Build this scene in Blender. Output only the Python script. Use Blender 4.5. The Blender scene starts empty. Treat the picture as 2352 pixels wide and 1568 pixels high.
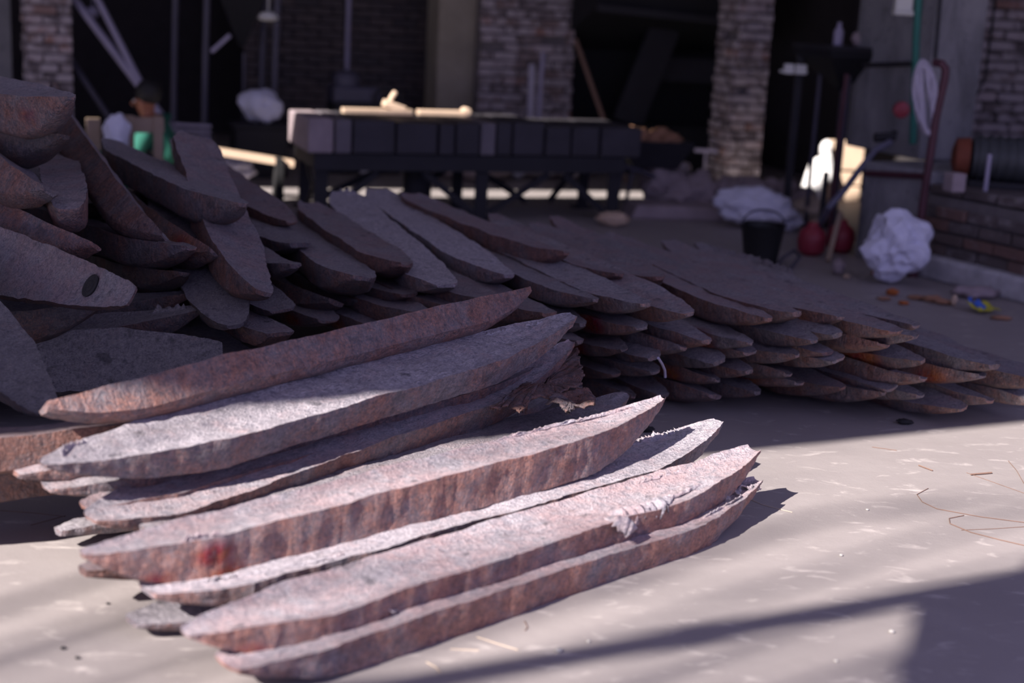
import bpy, bmesh, math, random
import numpy as np
from mathutils import Vector, Matrix, noise as mn

S = bpy.context.scene
COL = S.collection
R_ = math.radians

# ---------------------------------------------------------------- camera, sky, sun, exposure
CAM_H, PITCH, ROLL, FPX = 1.5, R_(13.4), R_(3.05), 2352 * 50 / 36
fw = Vector((0, math.cos(PITCH), -math.sin(PITCH)))
u0 = Vector((0, math.sin(PITCH), math.cos(PITCH)))
r0 = Vector((1, 0, 0))
upv = math.cos(ROLL) * u0 - math.sin(ROLL) * r0
rtv = math.cos(ROLL) * r0 + math.sin(ROLL) * u0
CPOS = Vector((0, 0, CAM_H))
cd = bpy.data.cameras.new('camera')
cam = bpy.data.objects.new('camera', cd)
COL.objects.link(cam)
cam.matrix_world = Matrix((
    (rtv.x, upv.x, -fw.x, 0), (rtv.y, upv.y, -fw.y, 0), (rtv.z, upv.z, -fw.z, CAM_H), (0, 0, 0, 1)))
cd.lens = 50
cd.sensor_width = 36
cd.dof.use_dof = True
cd.dof.focus_distance = 4.7
cd.dof.aperture_fstop = 1.4
S.camera = cam

world = bpy.data.worlds.new('world')
S.world = world
world.use_nodes = True
bg = world.node_tree.nodes['Background']
bg.inputs['Color'].default_value = (0.52, 0.51, 1.0, 1)
bg.inputs['Strength'].default_value = 0.9

SUN_AZ, SUN_EL = R_(52), R_(36)          # azimuth the light travels towards, elevation
sd = bpy.data.lights.new('sun', 'SUN')
sd.energy = 11.6
sd.color = (1.0, 0.915, 0.865)
sd.angle = R_(0.53)
sun = bpy.data.objects.new('sun', sd)
COL.objects.link(sun)
sdir = Vector((math.cos(SUN_EL) * math.cos(SUN_AZ), math.cos(SUN_EL) * math.sin(SUN_AZ), -math.sin(SUN_EL)))
sun.rotation_euler = sdir.to_track_quat('-Z', 'Y').to_euler()
sun.location = (-6, -8, 9)

S.view_settings.view_transform = 'Standard'
S.view_settings.look = 'None'
S.view_settings.gamma = 1.0
S.view_settings.use_curve_mapping = False
S.view_settings.exposure = 0.0


# ---------------------------------------------------------------- helpers
def ray(x, y):
    return fw + rtv * ((x - 1176) / FPX) + upv * ((784 - y) / FPX)


def at(x, y, z=0.0):                      # photo point -> place on the level z
    d = ray(x, y)
    return CPOS + d * ((z - CAM_H) / d.z)


def atY(x, y, Y):                         # photo point -> place at distance Y
    d = ray(x, y)
    return CPOS + d * (Y / d.y)


def tag(o, label=None, cat=None, group=None, kind=None):
    if label: o['label'] = label
    if cat: o['category'] = cat
    if group: o['group'] = group
    if kind: o['kind'] = kind
    return o


def empty(name, loc, rz=0.0, label=None, cat=None, group=None):
    o = bpy.data.objects.new(name, None)
    COL.objects.link(o)
    o.location = loc
    o.rotation_euler = (0, 0, rz)
    o.empty_display_size = 0.1
    return tag(o, label, cat, group)


class MB:
    def __init__(s): s.v, s.f, s.m = [], [], []

    def add(s, vs, fs, mi=0):
        b = len(s.v)
        s.v += [tuple(v) for v in vs]
        s.f += [tuple(i + b for i in f) for f in fs]
        s.m += [mi] * len(fs)

    def box(s, c, d, M=None, mi=0, taper=1.0):
        vs = []
        for z in (-.5, .5):
            k = taper if z > 0 else 1
            for x, y in ((-.5, -.5), (.5, -.5), (.5, .5), (-.5, .5)):
                v = Vector((x * d[0] * k, y * d[1] * k, z * d[2]))
                if M is not None: v = M @ v
                vs.append(v + Vector(c))
        s.add(vs, [(3, 2, 1, 0), (4, 5, 6, 7), (0, 1, 5, 4), (1, 2, 6, 5), (2, 3, 7, 6), (3, 0, 4, 7)], mi)
        return s

    def bar(s, p, q, w, h, upd=(0, 0, 1), mi=0):
        p, q = Vector(p), Vector(q)
        x = (q - p).normalized()
        u = Vector(upd)
        y = u.cross(x)
        if y.length < 1e-4: y = Vector((0, 1, 0)).cross(x)
        y.normalize()
        z = x.cross(y)
        M = Matrix((x, y, z)).transposed()
        return s.box((p + q) / 2, ((q - p).length, w, h), M, mi)

    def tube(s, pts, r, n=10, mi=0, cap=True):
        pts = [Vector(p) for p in pts]
        rs = r if isinstance(r, (list, tuple)) else [r] * len(pts)
        rings = []
        ref = None
        for i, p in enumerate(pts):
            t = (pts[min(i + 1, len(pts) - 1)] - pts[max(i - 1, 0)]).normalized()
            if ref is None:
                ref = t.orthogonal().normalized()
            ref = (ref - t * ref.dot(t)).normalized()
            b = t.cross(ref)
            rings.append([p + (ref * math.cos(a) + b * math.sin(a)) * rs[i] for a in
                          [2 * math.pi * k / n for k in range(n)]])
        vs = [v for rg in rings for v in rg]
        fs = []
        for i in range(len(pts) - 1):
            for k in range(n):
                k2 = (k + 1) % n
                fs.append((i * n + k, i * n + k2, (i + 1) * n + k2, (i + 1) * n + k))
        if cap:
            fs.append(tuple(range(n - 1, -1, -1)))
            fs.append(tuple((len(pts) - 1) * n + k for k in range(n)))
        s.add(vs, fs, mi)
        return s

    def lathe(s, prof, c, n=20, mi=0, M=None):
        vs = []
        for r, z in prof:
            for k in range(n):
                a = 2 * math.pi * k / n
                v = Vector((r * math.cos(a), r * math.sin(a), z))
                if M is not None: v = M @ v
                vs.append(v + Vector(c))
        fs = []
        for i in range(len(prof) - 1):
            for k in range(n):
                k2 = (k + 1) % n
                fs.append((i * n + k, i * n + k2, (i + 1) * n + k2, (i + 1) * n + k))
        fs.append(tuple(range(n - 1, -1, -1)))
        fs.append(tuple((len(prof) - 1) * n + k for k in range(n)))
        s.add(vs, fs, mi)
        return s

    def build(s, name, mat, parent=None, smooth=False, bevel=0.0, loc=None):
        me = bpy.data.meshes.new(name)
        me.from_pydata(s.v, [], s.f)
        for m in (mat if isinstance(mat, (list, tuple)) else [mat]): me.materials.append(m)
        me.polygons.foreach_set('material_index', s.m)
        if smooth:
            me.shade_smooth()
            me.set_sharp_from_angle(angle=R_(40))
        me.update()
        o = bpy.data.objects.new(name, me)
        COL.objects.link(o)
        if parent is not None: o.parent = parent
        if loc is not None: o.location = loc
        if bevel:
            b = o.modifiers.new('bevel', 'BEVEL')
            b.width = bevel
            b.segments = 2
        return o


# ---------------------------------------------------------------- materials
class NT:
    def __init__(s, name):
        s.m = bpy.data.materials.new(name)
        s.m.use_nodes = True
        s.t = s.m.node_tree
        s.n = s.t.nodes
        s.b = s.n['Principled BSDF']

    def new(s, t, **kw):
        n = s.n.new(t)
        for k, v in kw.items():
            if hasattr(n, k) and k not in n.inputs:
                setattr(n, k, v)
            else:
                s.put(n, k, v)
        return n

    def put(s, n, k, v):
        i = n.inputs[k]
        if isinstance(v, bpy.types.NodeSocket): s.t.links.new(v, i)
        else: i.default_value = v

    def coord(s, which='Object', scale=(1, 1, 1)):
        c = s.new('ShaderNodeTexCoord')
        mp = s.new('ShaderNodeMapping')
        s.t.links.new(c.outputs[which], mp.inputs['Vector'])
        mp.inputs['Scale'].default_value = scale
        # shift per object so copies differ
        oi = s.new('ShaderNodeObjectInfo')
        ml = s.new('ShaderNodeMath', operation='MULTIPLY')
        s.put(ml, 0, oi.outputs['Random'])
        s.put(ml, 1, 37.0)
        s.t.links.new(ml.outputs[0], mp.inputs['Location'])
        return mp.outputs[0]

    def noise(s, vec, scale, detail=4, rough=.6, dist=0):
        n = s.new('ShaderNodeTexNoise')
        s.t.links.new(vec, n.inputs['Vector'])
        n.inputs['Scale'].default_value = scale
        n.inputs['Detail'].default_value = detail
        n.inputs['Roughness'].default_value = rough
        n.inputs['Distortion'].default_value = dist
        return n.outputs['Fac']

    def ramp(s, fac, stops):
        r = s.new('ShaderNodeValToRGB')
        s.t.links.new(fac, r.inputs['Fac'])
        el = r.color_ramp.elements
        while len(el) < len(stops): el.new(0.5)
        for e, (p, c) in zip(el, stops):
            e.position = p
            e.color = (*c, 1) if len(c) == 3 else c
        return r.outputs['Color']

    def mix(s, fac, a, b, mode='MIX'):
        m = s.new('ShaderNodeMix', data_type='RGBA', blend_type=mode)
        for k, v in ((0, fac), (6, a), (7, b)):
            if isinstance(v, bpy.types.NodeSocket): s.t.links.new(v, m.inputs[k])
            elif isinstance(v, (int, float)): m.inputs[k].default_value = v
            else: m.inputs[k].default_value = (*v, 1)
        return m.outputs[2]

    def math(s, op, a, b=0.0, clamp=False):
        m = s.new('ShaderNodeMath', operation=op, use_clamp=clamp)
        s.put(m, 0, a)
        s.put(m, 1, b)
        return m.outputs[0]

    def bump(s, h, strength=.5, dist=.01, prev=None):
        b = s.new('ShaderNodeBump')
        b.inputs['Strength'].default_value = strength
        b.inputs['Distance'].default_value = dist
        s.t.links.new(h, b.inputs['Height'])
        if prev is not None: s.t.links.new(prev, b.inputs['Normal'])
        return b.outputs[0]

    def out(s, color=None, rough=None, normal=None, metal=None, spec=None):
        for k, v in (('Base Color', color), ('Roughness', rough), ('Normal', normal), ('Metallic', metal),
                     ('Specular IOR Level', spec)):
            if v is None: continue
            if k == 'Base Color' and not isinstance(v, bpy.types.NodeSocket): v = (*v, 1)
            s.put(s.b, k, v)
        return s.m


def simple(name, col, rough=.6, metal=0.0, var=.25, scale=8, bump=.2):
    t = NT(name)
    v = t.coord()
    n = t.noise(v, scale, 5, .65)
    c = t.mix(n, tuple(x * (1 - var) for x in col), tuple(min(1, x * (1 + var)) for x in col))
    nb = t.bump(t.noise(v, scale * 8, 3), bump, .004)
    return t.out(c, rough, nb, metal)


def ingot_mat(name, top):
    t = NT(name)
    v = t.coord()
    oi = t.new('ShaderNodeObjectInfo')
    sep = t.new('ShaderNodeSeparateColor')
    t.t.links.new(oi.outputs['Color'], sep.inputs[0])
    rust = sep.outputs[0]
    bright = sep.outputs[1]
    n1 = t.noise(v, 7, 6, .7, .3)
    n2 = t.noise(v, 46, 6, .75)
    n3 = t.noise(v, 125, 4, .65)
    nf = t.math('ADD', t.math('MULTIPLY', n2, .55), t.math('MULTIPLY', n3, .45))
    nf = t.ramp(nf, [(.36, (0, 0, 0)), (.64, (1, 1, 1))])
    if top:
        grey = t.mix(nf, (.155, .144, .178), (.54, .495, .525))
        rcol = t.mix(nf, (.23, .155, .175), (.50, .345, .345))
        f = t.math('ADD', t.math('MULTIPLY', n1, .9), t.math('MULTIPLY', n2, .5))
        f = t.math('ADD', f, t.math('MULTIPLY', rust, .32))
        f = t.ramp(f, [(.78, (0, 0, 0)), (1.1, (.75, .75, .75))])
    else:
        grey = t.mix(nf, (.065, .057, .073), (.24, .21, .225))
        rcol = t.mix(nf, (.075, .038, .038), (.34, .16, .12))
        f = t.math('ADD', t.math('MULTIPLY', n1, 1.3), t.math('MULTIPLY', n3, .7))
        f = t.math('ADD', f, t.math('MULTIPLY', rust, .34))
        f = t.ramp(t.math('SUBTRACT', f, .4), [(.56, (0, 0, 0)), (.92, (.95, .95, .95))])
    c = t.mix(f, grey, rcol)
    # dark scale spots
    dk = t.ramp(t.noise(v, 15, 3, .5), [(.64, (0, 0, 0)), (.72, (1, 1, 1))])
    c = t.mix(t.math('MULTIPLY', dk, .6), c, (.055, .05, .06))
    # pale flecks: sparkle of the sunlit metal put into the colour
    fl = t.ramp(n3, [(.62, (0, 0, 0)), (.78, (1, 1, 1))])
    c = t.mix(t.math('MULTIPLY', fl, .3), c, (.5, .46, .48))
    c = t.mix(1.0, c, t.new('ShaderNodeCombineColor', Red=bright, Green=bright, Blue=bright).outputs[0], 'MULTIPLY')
    # red and orange wet stains
    at_ = t.new('ShaderNodeAttribute', attribute_name='stain')
    st = t.math('MULTIPLY', at_.outputs['Fac'], t.ramp(n2, [(.3, (0, 0, 0)), (.5, (1, 1, 1))]))
    st = t.math('MINIMUM', t.math('MULTIPLY', st, 1.4), 1.0)
    scol = t.mix(t.ramp(n1, [(.42, (0, 0, 0)), (.6, (1, 1, 1))]), (.20, .010, .028), (.34, .10, .03))
    c = t.mix(st, c, scol)
    rg = t.math('SUBTRACT', t.math('ADD', t.math('MULTIPLY', n2, .4), .27 if top else .40), t.math('MULTIPLY', st, .35))
    if top:
        h = t.math('ADD', t.math('MULTIPLY', n2, .8), t.math('MULTIPLY', n3, .8))
        nb = t.bump(h, .95, .016)
    else:
        vs = t.coord('Object', (1, 1, .28))
        h = t.math('ADD', t.math('MULTIPLY', t.noise(vs, 42, 5, .7, .4), 1.1), t.math('MULTIPLY', n3, .55))
        nb = t.bump(h, .9, .015)
    return t.out(c, rg, nb, 0.0, .5)


M = {}
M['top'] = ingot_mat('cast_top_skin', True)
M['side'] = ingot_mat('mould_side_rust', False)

t = NT('concrete_floor')
v = t.coord()
n1 = t.noise(v, 1.1, 6, .62, .4)
n2 = t.noise(v, 9, 5, .6)
n3 = t.noise(v, 160, 3, .6)
c = t.mix(n1, (.265, .238, .233), (.40, .362, .353))
c = t.mix(t.math('MULTIPLY', n2, .6), c, (.27, .24, .235))
vs = t.coord('Object', (1, 2.2, 1))
pale_patch = t.ramp(t.noise(vs, 7.5, 6, .62, .6), [(.58, (0, 0, 0)), (.76, (1, 1, 1))])  # irregular pale patches mixed into the floor colour
c = t.mix(t.math('MULTIPLY', pale_patch, .7), c, (.66, .60, .57))
grit = t.ramp(n3, [(.68, (0, 0, 0)), (.78, (1, 1, 1))])
c = t.mix(t.math('MULTIPLY', grit, .35), c, (.10, .09, .09))
soot = t.new('ShaderNodeTexCoord')
nb = t.bump(t.math('ADD', n2, t.math('MULTIPLY', n3, .25)), .25, .01)
M['floor'] = t.out(c, .62, nb, 0, .4)


def brick_mat(name, reds, plaster, amount):
    t = NT(name)
    v = t.coord()
    oi = t.new('ShaderNodeObjectInfo')
    c = t.ramp(oi.outputs['Random'], reds)
    n = t.noise(v, 14, 5, .7)
    c = t.mix(t.math('MULTIPLY', n, .6), c, (.05, .042, .045))
    pl = t.ramp(t.noise(t.coord('Object', (1, 1, 1)), 6, 4, .6), [(1 - amount - .06, (0, 0, 0)), (1 - amount + .06, (1, 1, 1))])
    c = t.mix(t.math('MULTIPLY', pl, .8), c, plaster)
    return t.out(c, .85, t.bump(t.noise(v, 60, 4), .5, .006))


M['brick'] = brick_mat('sooty_brick', [(0, (.17, .14, .15)), (.5, (.25, .20, .20)), (.85, (.31, .215, .20)), (1, (.42, .21, .16))],
                       (.50, .44, .46), .52)
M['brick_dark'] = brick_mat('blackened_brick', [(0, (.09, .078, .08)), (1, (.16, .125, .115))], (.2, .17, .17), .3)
M['brick_grey'] = brick_mat('grey_brick', [(0, (.12, .10, .10)), (.6, (.17, .13, .12)), (1, (.25, .13, .10))], (.28, .25, .25), .40)
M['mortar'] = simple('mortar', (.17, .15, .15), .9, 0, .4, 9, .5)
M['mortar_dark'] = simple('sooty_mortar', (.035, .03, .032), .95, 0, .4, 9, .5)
t = NT('stained_concrete')
v = t.coord('Object', (1, 1, .35))
n1 = t.noise(v, 3, 6, .7, .5)
c = t.ramp(n1, [(.3, (.10, .10, .105)), (.5, (.24, .235, .25)), (.7, (.36, .35, .36))])
pk = t.ramp(t.noise(t.coord(), 16, 4, .6), [(.62, (0, 0, 0)), (.7, (1, 1, 1))])
c = t.mix(t.math('MULTIPLY', pk, .6), c, (.08, .08, .085))
M['concrete'] = t.out(c, .88, t.bump(t.noise(t.coord(), 22, 5), .5, .01))
M['plaster'] = simple('yellowed_plaster', (.34, .30, .23), .9, 0, .5, 2.5, .3)
M['lime'] = simple('flaking_limewash', (.50, .49, .51), .9, 0, .75, 7, .6)
M['soot'] = simple('sooty_steel', (.022, .021, .026), .75, 0, .4, 5, .2)
M['void'] = simple('soot_black_sheet', (.010, .010, .012), .85, 0, .3, 5, .2)
M['slab'] = simple('scaled_iron_slab', (.038, .034, .042), .65, 0, .7, 4, .4)
M['slab_pale'] = simple('worn_pale_slab', (.16, .14, .155), .65, 0, .5, 4, .4)
M['steel'] = simple('dull_steel_tube', (.36, .33, .44), .5, 0, .3, 6, .2)
M['steel_dark'] = simple('dark_steel_tube', (.075, .07, .10), .55, 0, .3, 6, .2)
M['white'] = simple('white_sackcloth', (.74, .74, .86), .85, 0, .12, 7, .3)
M['white2'] = simple('bleached_cloth', (.86, .85, .84), .85, 0, .08, 7, .3)
M['rope'] = simple('grey_rope', (.46, .43, .52), .85, 0, .25, 40, .5)
M['green'] = simple('green_paint', (.012, .15, .115), .5, 0, .25, 10, .1)
M['jacket'] = simple('green_jacket_cloth', (.012, .12, .085), .85, 0, .3, 8, .4)
M['cloth_dark'] = simple('dark_trouser_cloth', (.03, .03, .04), .9, 0, .3, 8, .4)
M['skin'] = simple('skin', (.36, .14, .075), .55, 0, .1, 12, .1)
M['hair'] = simple('black_hair', (.012, .011, .012), .6, 0, .3, 40, .5)
M['eye'] = simple('eye_white', (.7, .68, .65), .3, 0, .05, 10, 0)
M['maroon'] = simple('maroon_pipe_paint', (.085, .025, .038), .55, 0, .3, 10, .2)
M['red'] = simple('red_plastic', (.28, .025, .045), .45, 0, .25, 8, .1)
M['orange'] = simple('orange_scrap', (.42, .11, .02), .7, 0, .4, 20, .3)
M['rubber'] = simple('black_rubber', (.012, .012, .013), .55, 0, .2, 12, .2)
M['hose'] = simple('grey_hose', (.13, .125, .18), .35, 0, .4, 9, .2)
M['wood'] = simple('weathered_wood', (.36, .27, .20), .8, 0, .35, 6, .4)
M['wood_pale'] = simple('pale_sawn_wood', (.62, .46, .33), .75, 0, .2, 6, .3)
M['scrap'] = simple('brown_scrap', (.33, .17, .10), .85, 0, .6, 14, .6)
M['rubble'] = simple('pale_rubble', (.34, .275, .29), .9, 0, .45, 7, .7)
M['twig'] = simple('dry_twig', (.20, .12, .09), .8, 0, .4, 30, .3)
M['straw'] = simple('pale_straw', (.52, .42, .33), .7, 0, .2, 30, .2)
M['pebble'] = simple('pale_pebble', (.42, .40, .38), .7, 0, .3, 30, .3)
M['coal'] = simple('black_cinder', (.016, .015, .017), .7, 0, .5, 60, .7)
M['motor'] = simple('grey_motor_paint', (.05, .055, .06), .55, 0, .3, 9, .2)
M['rusty'] = simple('rusty_red_iron', (.20, .05, .025), .75, 0, .4, 12, .4)
M['packet_y'] = simple('yellow_foil', (.55, .52, .05), .4, 0, .2, 20, .2)
M['packet_b'] = simple('blue_print', (.04, .12, .5), .4, 0, .2, 20, .2)
M['lamp'] = simple('white_enamel', (.72, .72, .66), .5, 0, .1, 10, .1)
M['sheet'] = simple('roof_sheet', (.25, .25, .26), .7, 0, .3, 4, .2)

# ---------------------------------------------------------------- setting
YAW = R_(20)
e1 = Vector((math.cos(YAW), math.sin(YAW), 0))
e2 = Vector((-math.sin(YAW), math.cos(YAW), 0))
MYAW = Matrix.Rotation(YAW, 3, 'Z')

m = MB()
m.box((0, 9, -.1), (70, 70, .2))
tag(m.build('floor', M['floor']), kind='structure')

ROOF = 4.6
sh = -Vector((sdir.x, sdir.y, 0)) / abs(sdir.z)     # ground shadow -> place on the roof, per metre of height


def up_sun(p, z): return Vector((p[0] + sh.x * z, p[1] + sh.y * z, z))


def ext(p, q, a, b):
    p, q = Vector((p[0], p[1], 0)), Vector((q[0], q[1], 0))
    d = (q - p).normalized()
    return p - d * a, q + d * b


def slab(name, poly, th, mat):
    n = len(poly)
    vs = [Vector(p) for p in poly] + [Vector(p) + Vector((0, 0, th)) for p in poly]
    fs = [tuple(range(n - 1, -1, -1)), tuple(range(n, 2 * n))] + [(i, (i + 1) % n, n + (i + 1) % n, n + i) for i in range(n)]
    mm = MB()
    mm.add(vs, fs)
    return tag(mm.build(name, mat), kind='structure')


fa, fb = ext((-1.40, 3.72), (2.03, 5.39), 9, 8)       # front edge of the roof's shade on the floor
ba, bb = ext((-2.04, 10.13), (1.14, 11.37), 9, 9)     # back edge of it: here the sunlit strip begins
slab('ceiling', [up_sun(fa, ROOF), up_sun(fb, ROOF), up_sun(bb, ROOF), up_sun(ba, ROOF)], .12, M['sheet'])
ca, cb = ext((-2.20, 10.93), (1.20, 12.08), 9, 9)     # the strip ends under the back roof
cc, cdn = cb + e2 * 12, ca + e2 * 12
slab('ceiling_back', [up_sun(ca, ROOF), up_sun(cb, ROOF), up_sun(cc, ROOF), up_sun(cdn, ROOF)], .12, M['sheet'])

# front beam and corrugated sheet that throw the shadow at the lower right
pa, pb = ext((-.18, 2.93), (1.12, 3.58), 6, 5)
m = MB()
m.bar(up_sun(pa, ROOF), up_sun(pb, ROOF), .066, .066)
tag(m.build('trim_1', M['steel_dark']), kind='structure')
k = []
d1 = (Vector((1.51, 3.85, 0)) - Vector((1.12, 3.58, 0))).normalized()
for i in range(61):
    q = Vector((1.13, 3.585, 0)) + d1 * (i * .075) + Vector((-d1.y, d1.x, 0)) * (.055 * math.sin(i * .075 / .46 * 2 * math.pi + .4) - .02)
    k.append(up_sun(q, ROOF))
far = Vector((1.13, 3.585, 0)) + d1 * 4.5
k += [up_sun(far + Vector((.2, -3.6, 0)), ROOF), up_sun(Vector((.05, .70, 0)), ROOF)]
slab('trim_2', k[::-1], .02, M['sheet'])

# bare tree standing outside, up-sun: its twigs soften the sun on the concrete
tr = empty('bare_tree', (-13.5, -11.5, 0), 0, 'bare tree outside the shed behind the viewer, only its soft shadow shows', 'tree')
trn = random.Random(8)
m = MB(); m.tube([(0, 0, 0), (.2, .1, 3), (.5, .2, 6), (1.2, .6, 9), (2.2, .8, 11.5)], [.2, .17, .13, .09, .05], 10); m.build('trunk', M['twig'], tr, smooth=True)
for i in range(17):
    f = Vector((trn.uniform(.1, 3.0), trn.uniform(2.9, 4.9), 0))
    h = trn.uniform(9.5, 11.5)
    c = up_sun(f, h) - tr.location
    dv = Vector((trn.uniform(.6, 1), trn.uniform(.2, .7), trn.uniform(-.15, .25))).normalized()
    st = c - dv * trn.uniform(.5, .9)
    m = MB()
    m.tube([(1.2, .6, 9 + (i % 5) * .3), (Vector((1.2, .6, 9)) + st) / 2 + Vector((0, 0, .3)), st, c + Vector((0, 0, .05)), c + dv * trn.uniform(.5, 1.0)], [.04, .03, .018, .012, .004], 6)
    m.build('branch', M['twig'], tr, smooth=True)

# back and side walls
WB = 15.2
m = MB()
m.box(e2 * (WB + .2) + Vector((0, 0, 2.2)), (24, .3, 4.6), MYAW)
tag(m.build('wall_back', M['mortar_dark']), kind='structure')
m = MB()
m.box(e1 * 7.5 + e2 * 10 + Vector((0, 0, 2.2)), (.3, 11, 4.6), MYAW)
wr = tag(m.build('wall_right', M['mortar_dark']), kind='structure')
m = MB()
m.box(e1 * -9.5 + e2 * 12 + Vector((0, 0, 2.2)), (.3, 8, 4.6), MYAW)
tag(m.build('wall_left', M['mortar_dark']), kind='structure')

_bricks = {}


def brick_meshes(mat, L, H, D):
    key = (mat.name, L, H, D)
    if key not in _bricks:
        out = []
        for s in range(4):
            rnd = random.Random(s + 11)
            mm = MB()
            mm.box((0, 0, 0), (L, D, H))
            me = bpy.data.meshes.new('brick')
            bm = bmesh.new()
            vs = [bm.verts.new((x + rnd.uniform(-.006, .006), y + rnd.uniform(-.008, .008), z + rnd.uniform(-.005, .005))) for x, y, z in mm.v]
            for f in mm.f: bm.faces.new([vs[i] for i in f])
            bmesh.ops.bevel(bm, geom=bm.edges[:], offset=.006, segments=1, affect='EDGES')
            bm.to_mesh(me)
            bm.free()
            me.materials.append(mat)
            out.append(me)
        _bricks[key] = out
    return _bricks[key]


def bricks(parent, org, u, n, w, h, mat, rnd, L=.225, H=.062, D=.06, gap=.014, top=None, skip=0.0, z0=0.0):
    """courses of single bricks on the face starting at org (parent space), u along, n outward"""
    ms = brick_meshes(mat, L, H, D)
    rows = int((h + gap) / (H + gap))
    cnt = 0
    u, n = Vector(u), Vector(n)
    for r in range(rows):
        x = -L / 2 if r % 2 else 0.0
        z = z0 + r * (H + gap) + H / 2
        while x < w - .03:
            a, b = max(x, 0), min(x + L, w)
            if b - a > .05 and rnd.random() >= skip:
                o = bpy.data.objects.new('brick', rnd.choice(ms))
                COL.objects.link(o)
                o.parent = parent
                o.location = Vector(org) + u * ((a + b) / 2) + n * rnd.uniform(-.012, .010) + Vector((0, 0, z))
                o.rotation_euler = (0, rnd.uniform(-.02, .02), math.atan2(u.y, u.x) + rnd.uniform(-.025, .025))
                o.scale = ((b - a) / L, 1, 1)
                cnt += 1
            x += L + gap
    return cnt


rnd = random.Random(5)


def wp(px, py, Y, z=None):
    p = atY(px, py, Y)
    return p if z is None else Vector((p.x, p.y, z))


def pillar(name, loc, w, d, h, mat, label, cat, faces=('f', 'l'), skip=.02, rz=YAW, core=None, hb=None):
    """loc = front left corner on the floor; local x along the front, y away"""
    o = empty(name, loc, rz, label, cat)
    mm = MB()
    mm.box((w / 2, d / 2, h / 2), (w - .05, d - .05, h))
    mm.build('core', core or M['mortar'], o)
    hb = hb or h
    if 'f' in faces: bricks(o, (0, .0, 0), (1, 0, 0), (0, -1, 0), w, hb, mat, rnd, skip=skip)
    if 'l' in faces: bricks(o, (0, d, 0), (0, -1, 0), (-1, 0, 0), d, hb, mat, rnd, skip=skip)
    if 'r' in faces: bricks(o, (w, 0, 0), (0, 1, 0), (1, 0, 0), d, hb, mat, rnd, skip=skip)
    return o


# left brick pillar with bare plaster wall beside it
pl = wp(66, 200, 11.6, 0)
pillar('brick_pillar', pl, .34, .5, 3.0, M['brick'], 'sooty brick pillar with patches of old plaster at the far left edge', 'pillar', hb=1.75)
m = MB()
m.box((-.5, .1, 1.5), (.85, .2, 3.0))
o = m.build('plaster_pier', M['concrete'], loc=wp(48, 120, 12.2, 0))
o.rotation_euler.z = YAW
tag(o, 'pale grey plaster pier at the top left corner, left of the brick pillar', 'pillar')
# wide brick pier behind the table, its front lit and its right return darker
pc = wp(1098, 200, 13.2, 0)
pillar('brick_pier', pc, .90, .55, 3.0, M['brick'], 'wide weathered brick pier standing behind the table, reddish corner at right', 'pillar', faces=('f', 'r'), hb=1.75)
# slim brick pillar right of the black forge hood
pr = wp(1667, 440, 12.3, 0)
pillar('brick_pillar', pr, .29, .35, 3.0, M['brick'], 'slim flaking brick pillar right of the black forge hood', 'pillar', hb=1.75)
# yellowed plaster column between wall and pier
m = MB()
m.box((.18, .2, 1.5), (.36, .4, 3.0))
m.box((.18, .2, .06), (.42, .46, .12))
o = m.build('plaster_column', M['plaster'], loc=wp(1003, 200, 13.3, 0), bevel=.012)
o.rotation_euler.z = YAW
tag(o, 'yellowed plaster column left of the wide brick pier', 'pillar')
# dark back wall between the steel frame and the plaster column
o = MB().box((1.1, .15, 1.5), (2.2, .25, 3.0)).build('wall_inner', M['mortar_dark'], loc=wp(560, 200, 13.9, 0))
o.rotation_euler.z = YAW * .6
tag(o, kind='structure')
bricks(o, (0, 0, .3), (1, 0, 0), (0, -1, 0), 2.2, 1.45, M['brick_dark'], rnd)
# brick wall at the right edge
o = MB().box((.9, .16, 1.5), (1.8, .25, 3.0)).build('wall_side', M['mortar'], loc=wp(2225, 200, 10.9, 0))
o.rotation_euler.z = R_(12)
tag(o, kind='structure')
bricks(o, (0, 0, .35), (1, 0, 0), (0, -1, 0), 1.4, 1.4, M['brick'], rnd)

# ---------------------------------------------------------------- ingots
PILE = 'boat-shaped metal ingots of the long pile'
HEAP = 'boat-shaped metal ingots of the tumbled heap at left'
FRONT = 'boat-shaped metal ingots lying in the sun in front'


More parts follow.
